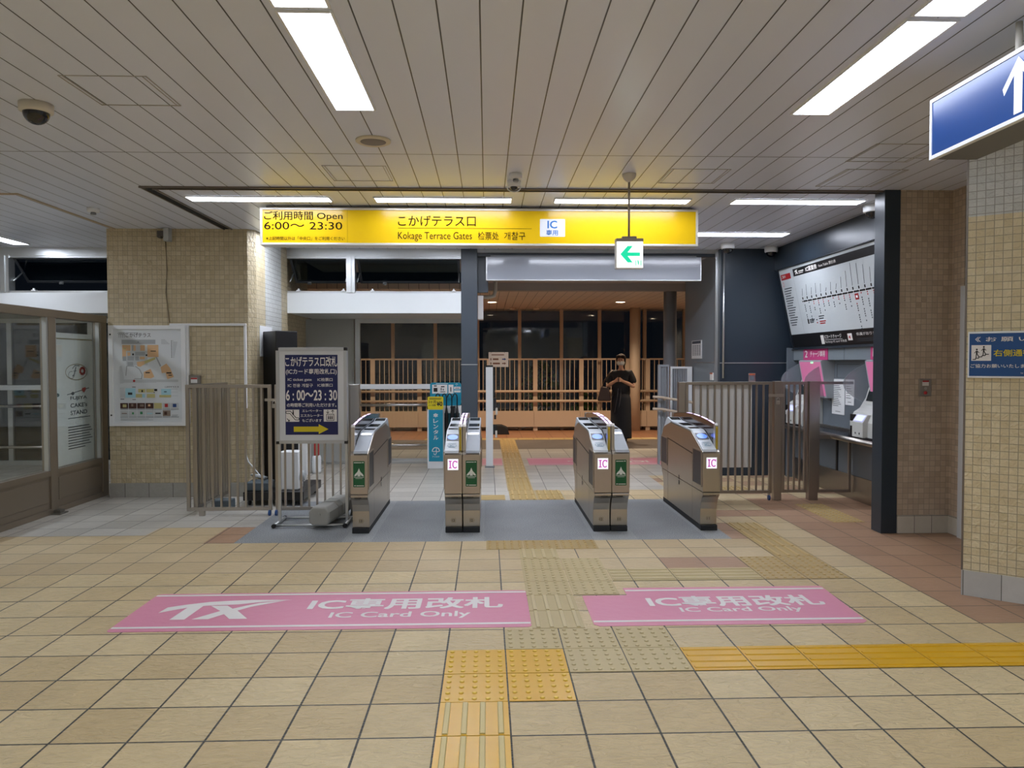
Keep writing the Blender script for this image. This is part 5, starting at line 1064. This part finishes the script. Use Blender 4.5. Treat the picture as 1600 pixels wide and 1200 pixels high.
# corridor downlights
M_down = emis('downlight_warm', 'FFE6C4', 14.0)
for i, (x, y) in enumerate(((.10, 14.6), (2.57, 14.55), (-2.4, 14.6), (4.4, 13.2))):
    t = thing('downlight', ('round warm downlight near the blue column', 'round warm downlight above the person', 'round warm downlight at far left', 'round warm downlight right of the round column')[i], 'downlight', (x, y, 2.64), 0, 'warm corridor downlights')
    obj('rim', MB().lathe([(.115, 0), (.115, -.008), (.095, -.010), (.09, -.002)], (0, 0, 0), 24), M_white, t); obj('lens', MB().lathe([(.09, -.001), (.088, -.004), (.01, -.005)], (0, 0, 0), 20), M_down, t)
    L_ = bpy.data.lights.new('downlight_beam', 'SPOT'); L_.energy = WARM; L_.color = (1.0, .77, .54); L_.spot_size = 2.5; L_.spot_blend = .6; L_.shadow_soft_size = .08
    lo = bpy.data.objects.new('downlight_beam', L_); COL.objects.link(lo); lo.location = (0, 0, -.03); lo.parent = t
tag(obj('pipe', MB().tube([(-.12, 11.2, 2.44), (.05, 11.2, 2.44), (.11, 11.2, 2.46), (.13, 11.2, 2.54), (.13, 11.2, 2.90)], .03, 10), M_cream), 'bent pale pipe under the corridor beam beside the blue column', 'pipe')
tag(obj('wall_box', MB().box(-.118, -.045, 10.1, 10.3, 2.05, 2.37), M_print, bevel=.004), 'small white box on the corridor side of the blue column', 'box')
for i, x in enumerate((.55, 1.05)): tag(obj('detector', MB().lathe([(.07, 0), (.07, -.03), (.05, -.05)], (x, 16.1, 2.64), 16), M_fence), 'small beige fixture on the corridor ceiling, %s' % ('near the direction board', 'above the middle mullion')[i], 'fixture')
# shrubs beyond the glazing
def shrub(label, x, y, h, w_, n=420):
    t = thing('shrub', label, 'shrub', (x, y, 0), 0, 'shrubs outside the corridor windows'); b = MB()
    for i in range(n):
        a = random.random() * 2 * PI; r = w_ * random.random() ** .5; z = h * (.15 + .85 * random.random()); r *= math.sin(PI * min(.95, z / h * .8 + .12)); c = Vector((r * math.cos(a), r * math.sin(a), z))
        q = Matrix.Rotation(random.random() * 6, 3, 'Z') @ Matrix.Rotation(random.random() * 3, 3, 'X'); l = .05 + .05 * random.random()
        b.add([c + q @ Vector(p) for p in ((-l * .4, 0, 0), (0, -l, 0), (l * .4, 0, 0), (0, l, 0))], [(0, 1, 2, 3)])
    obj('foliage', b, mat('leaf', '4A6A34', .5), t); obj('stem', MB().cyl((0, 0, 0), (0, 0, h * .6), .025, 8), mat('stem_brown', '4A3626', .7), t)
shrub('leafy shrub outside the glass right of the direction board', 1.25, 17.6, 1.5, .5); shrub('low leafy shrub outside the glass near the person', 2.3, 17.5, .75, .35, 220)
struct('ground', MB().box(-9, 9, 17.2, 24, -.1, 0), mat('soil', '2A2620', .9))
# ================================================================== PERSON in the corridor
M_skin = mat('skin', 'C79A80', .5); M_cloth = mat('black_cloth', '14161B', .75, noise=(9, .2)); M_skirt = mat('dark_skirt_cloth', '171A22', .75, noise=(7, .2)); M_hair = mat('dark_brown_hair', '2A1B15', .85); M_mask = mat('face_mask', 'D8DAD8', .6); M_bag = mat('brown_bag', '4A3428', .5)
def skin_mesh(chains, levels=2, root=0):
    """chains: list of lists of (x, y, z, r or (rx, ry)); equal points are merged so limbs join"""
    vs, es, rs, idx = [], [], [], {}
    for ch in chains:
        prev = None
        for x, y, z, r in ch:
            k = (round(x, 4), round(y, 4), round(z, 4))
            if k not in idx: idx[k] = len(vs); vs.append((x, y, z)); rs.append(r if isinstance(r, tuple) else (r, r))
            if prev is not None and prev != idx[k]: es.append((prev, idx[k]))
            prev = idx[k]
    me = bpy.data.meshes.new('tmp'); me.from_pydata(vs, es, []); o = bpy.data.objects.new('tmp', me); COL.objects.link(o)
    sk = o.modifiers.new('skin', 'SKIN'); sk.use_smooth_shade = True
    bm = bmesh.new(); bm.from_mesh(me); lay = bm.verts.layers.skin.verify(); bm.verts.ensure_lookup_table()
    for v, r in zip(bm.verts, rs): v[lay].radius = r; v[lay].use_root = False
    bm.verts[root][lay].use_root = True; bm.to_mesh(me); bm.free()
    sb = o.modifiers.new('sub', 'SUBSURF'); sb.levels = sb.render_levels = levels
    dg = bpy.context.evaluated_depsgraph_get(); dg.update(); r = bpy.data.meshes.new_from_object(o.evaluated_get(dg))
    mb = MB(); mb.add([tuple(v.co) for v in r.vertices], [tuple(p.vertices) for p in r.polygons], 0, True)
    bpy.data.objects.remove(o); bpy.data.meshes.remove(me); bpy.data.meshes.remove(r); return mb
def ellip(c, r, seg=16, rings=10, lo=-PI / 2, hi=PI / 2):
    b = MB(); b.lathe([(max(.002, math.cos(a)), math.sin(a)) for a in [lo + (hi - lo) * k / rings for k in range(rings + 1)]], (0, 0, 0), seg)
    return b.xf(Matrix.Translation(c) @ Matrix.Diagonal((r[0], r[1], r[2], 1)))
P = thing('person', 'person in black shirt and long dark skirt wearing a white mask, looking at a phone', 'person', (2.49, 14.0, 0), -.32)
pel = (0, 0, .88, (.13, .10))
spine = [pel, (0, 0, 1.02, (.115, .09)), (0, .005, 1.18, (.12, .085)), (0, .01, 1.27, (.085, .065)), (0, .0, 1.36, .046), (0, -.015, 1.41, .043)]
head = [(0, -.015, 1.41, .043), (0, -.035, 1.455, (.064, .070)), (0, -.035, 1.51, (.076, .084)), (0, -.02, 1.57, (.070, .078))]
chains = [spine, head]
handpos = {}
for s in (-1, 1):
    sh = (s * .145, .01, 1.245, .044); el = (s * .245, -.05, 1.02, .038); wr = (s * .065, -.25, 1.135, .025); pm = (s * .040, -.285, 1.16, (.022, .030))
    chains.append([(0, .01, 1.27, (.085, .065)), sh, (s * .20, 0, 1.15, .045), el, (s * .155, -.15, 1.09, .034), wr, pm])
    for k in range(4):      # fingers curl round the phone
        z = 1.185 - k * .019; ln = (.034, .038, .036, .028)[k]
        chains.append([pm, (s * .034, -.308, z, .0095), (s * .022, -.308 - ln * .7, z + .004, .0085), (s * .004, -.312 - ln * .45, z + .006, .0075)])
    chains.append([pm, (s * .028, -.275, 1.185, .010), (s * .012, -.282, 1.205, .0085)])
    hp = (s * .075, 0, .82, (.085, .09)); chains.append([pel, hp, (s * .08, -.01, .47, .062), (s * .08, .01, .27, .05), (s * .08, .02, .09, .034), (s * .08, -.03, .045, .034), (s * .085, -.12, .03, .026)])
obj('body', skin_mesh(chains, 2), M_skin, P)
# face details
f = ellip((0, -.118, 1.495), (.011, .014, .02)); obj('nose', f, M_skin, P)
for s in (-1, 1):
    obj('ear', ellip((s * .074, -.025, 1.505), (.010, .018, .03)), M_skin, P)
    obj('eye', ellip((s * .028, -.106, 1.516), (.012, .006, .005)), M_ink, P)
    obj('eyebrow', MB().box(s * .028 - .016, s * .028 + .016, -.113, -.104, 1.534, 1.539), M_hair, P)
obj('mask', MB().lathe([(.058, -.052), (.072, -.02), (.075, .0), (.068, .022)], (0, 0, 0), 20, 0, 1, 1.08).xf(Matrix.Translation((0, -.047, 1.475))), M_mask, P)
hair = MB()
for c, r in (((0, .012, 1.545), (.092, .098, .095)), ((0, .045, 1.49), (.084, .066, .11)), ((.02, .095, 1.43), (.032, .032, .12)), ((-.03, -.072, 1.585), (.055, .035, .034)), ((.035, -.070, 1.58), (.05, .033, .036)), ((-.074, -.03, 1.53), (.016, .035, .06)), ((.074, -.03, 1.53), (.016, .035, .06))):
    e_ = ellip(c, r); hair.add(e_.v, e_.f, 0, True)
obj('hair', hair, M_hair, P)
# loose shirt with wide half sleeves
sc = [[(0, 0, .82, (.20, .135)), (0, 0, .95, (.185, .128)), (0, .0, 1.12, (.178, .118)), (0, .01, 1.275, (.14, .095)), (0, .005, 1.318, (.078, .068)), (0, 0, 1.345, (.056, .052))]]
for s in (-1, 1): sc.append([(0, .01, 1.275, (.14, .095)), (s * .155, .01, 1.278, .080), (s * .212, -.005, 1.16, .078), (s * .24, -.02, 1.075, .072)])
obj('shirt', skin_mesh(sc, 2), M_cloth, P)
obj('skirt', MB().lathe([(.20, .07), (.20, .10), (.195, .35), (.19, .60), (.18, .80), (.15, .92)], (0, 0, 0), 28, 0, 1, .78), M_skirt, P)
obj('drawstring', MB().tube([(-.03, -.135, 1.0), (-.045, -.15, .85), (-.07, -.145, .7), (-.10, -.14, .55)], .004, 6).tube([(.02, -.135, 1.0), (.015, -.15, .85), (-.005, -.145, .72), (-.02, -.14, .62)], .004, 6), mat('cord_grey', '6E6E70', .6), P)
for s in (-1, 1): obj('shoe', skin_mesh([[(s * .08, .035, .045, .042), (s * .082, -.05, .04, .042), (s * .086, -.14, .032, .036)]], 2), M_black, P)
t = thing('phone', 'phone held in both hands by the person', 'phone', (2.397, 13.715, 1.13), -.32); obj('body', MB().box(-.036, .036, -.005, .005, 0, .135).xf(Matrix.Rotation(-.5, 4, 'X')), M_black, t, bevel=.003); obj('screen', MB().box(-.031, .031, .0052, .006, .01, .125).xf(Matrix.Rotation(-.5, 4, 'X')), emis('phone_screen', 'A8B4C8', .4), t)
t = thing('shoulder_bag', 'brown shoulder bag hanging at the side of the person', 'bag', (2.175, 13.98, .76), -.2)
obj('pouch', MB().prism([(-.13, .02), (-.10, 0), (.10, 0), (.13, .02), (.085, .25), (-.06, .27)], 'y', -.05, .05), M_bag, t, bevel=.02, seg=3); obj('strap', MB().tube([(-.04, 0, .26), (.0, -.03, .38), (.085, -.05, .50), (.15, .0, .575), (.12, .07, .50), (.06, .06, .38), (.07, 0, .25)], .010, 8), M_bag, t)
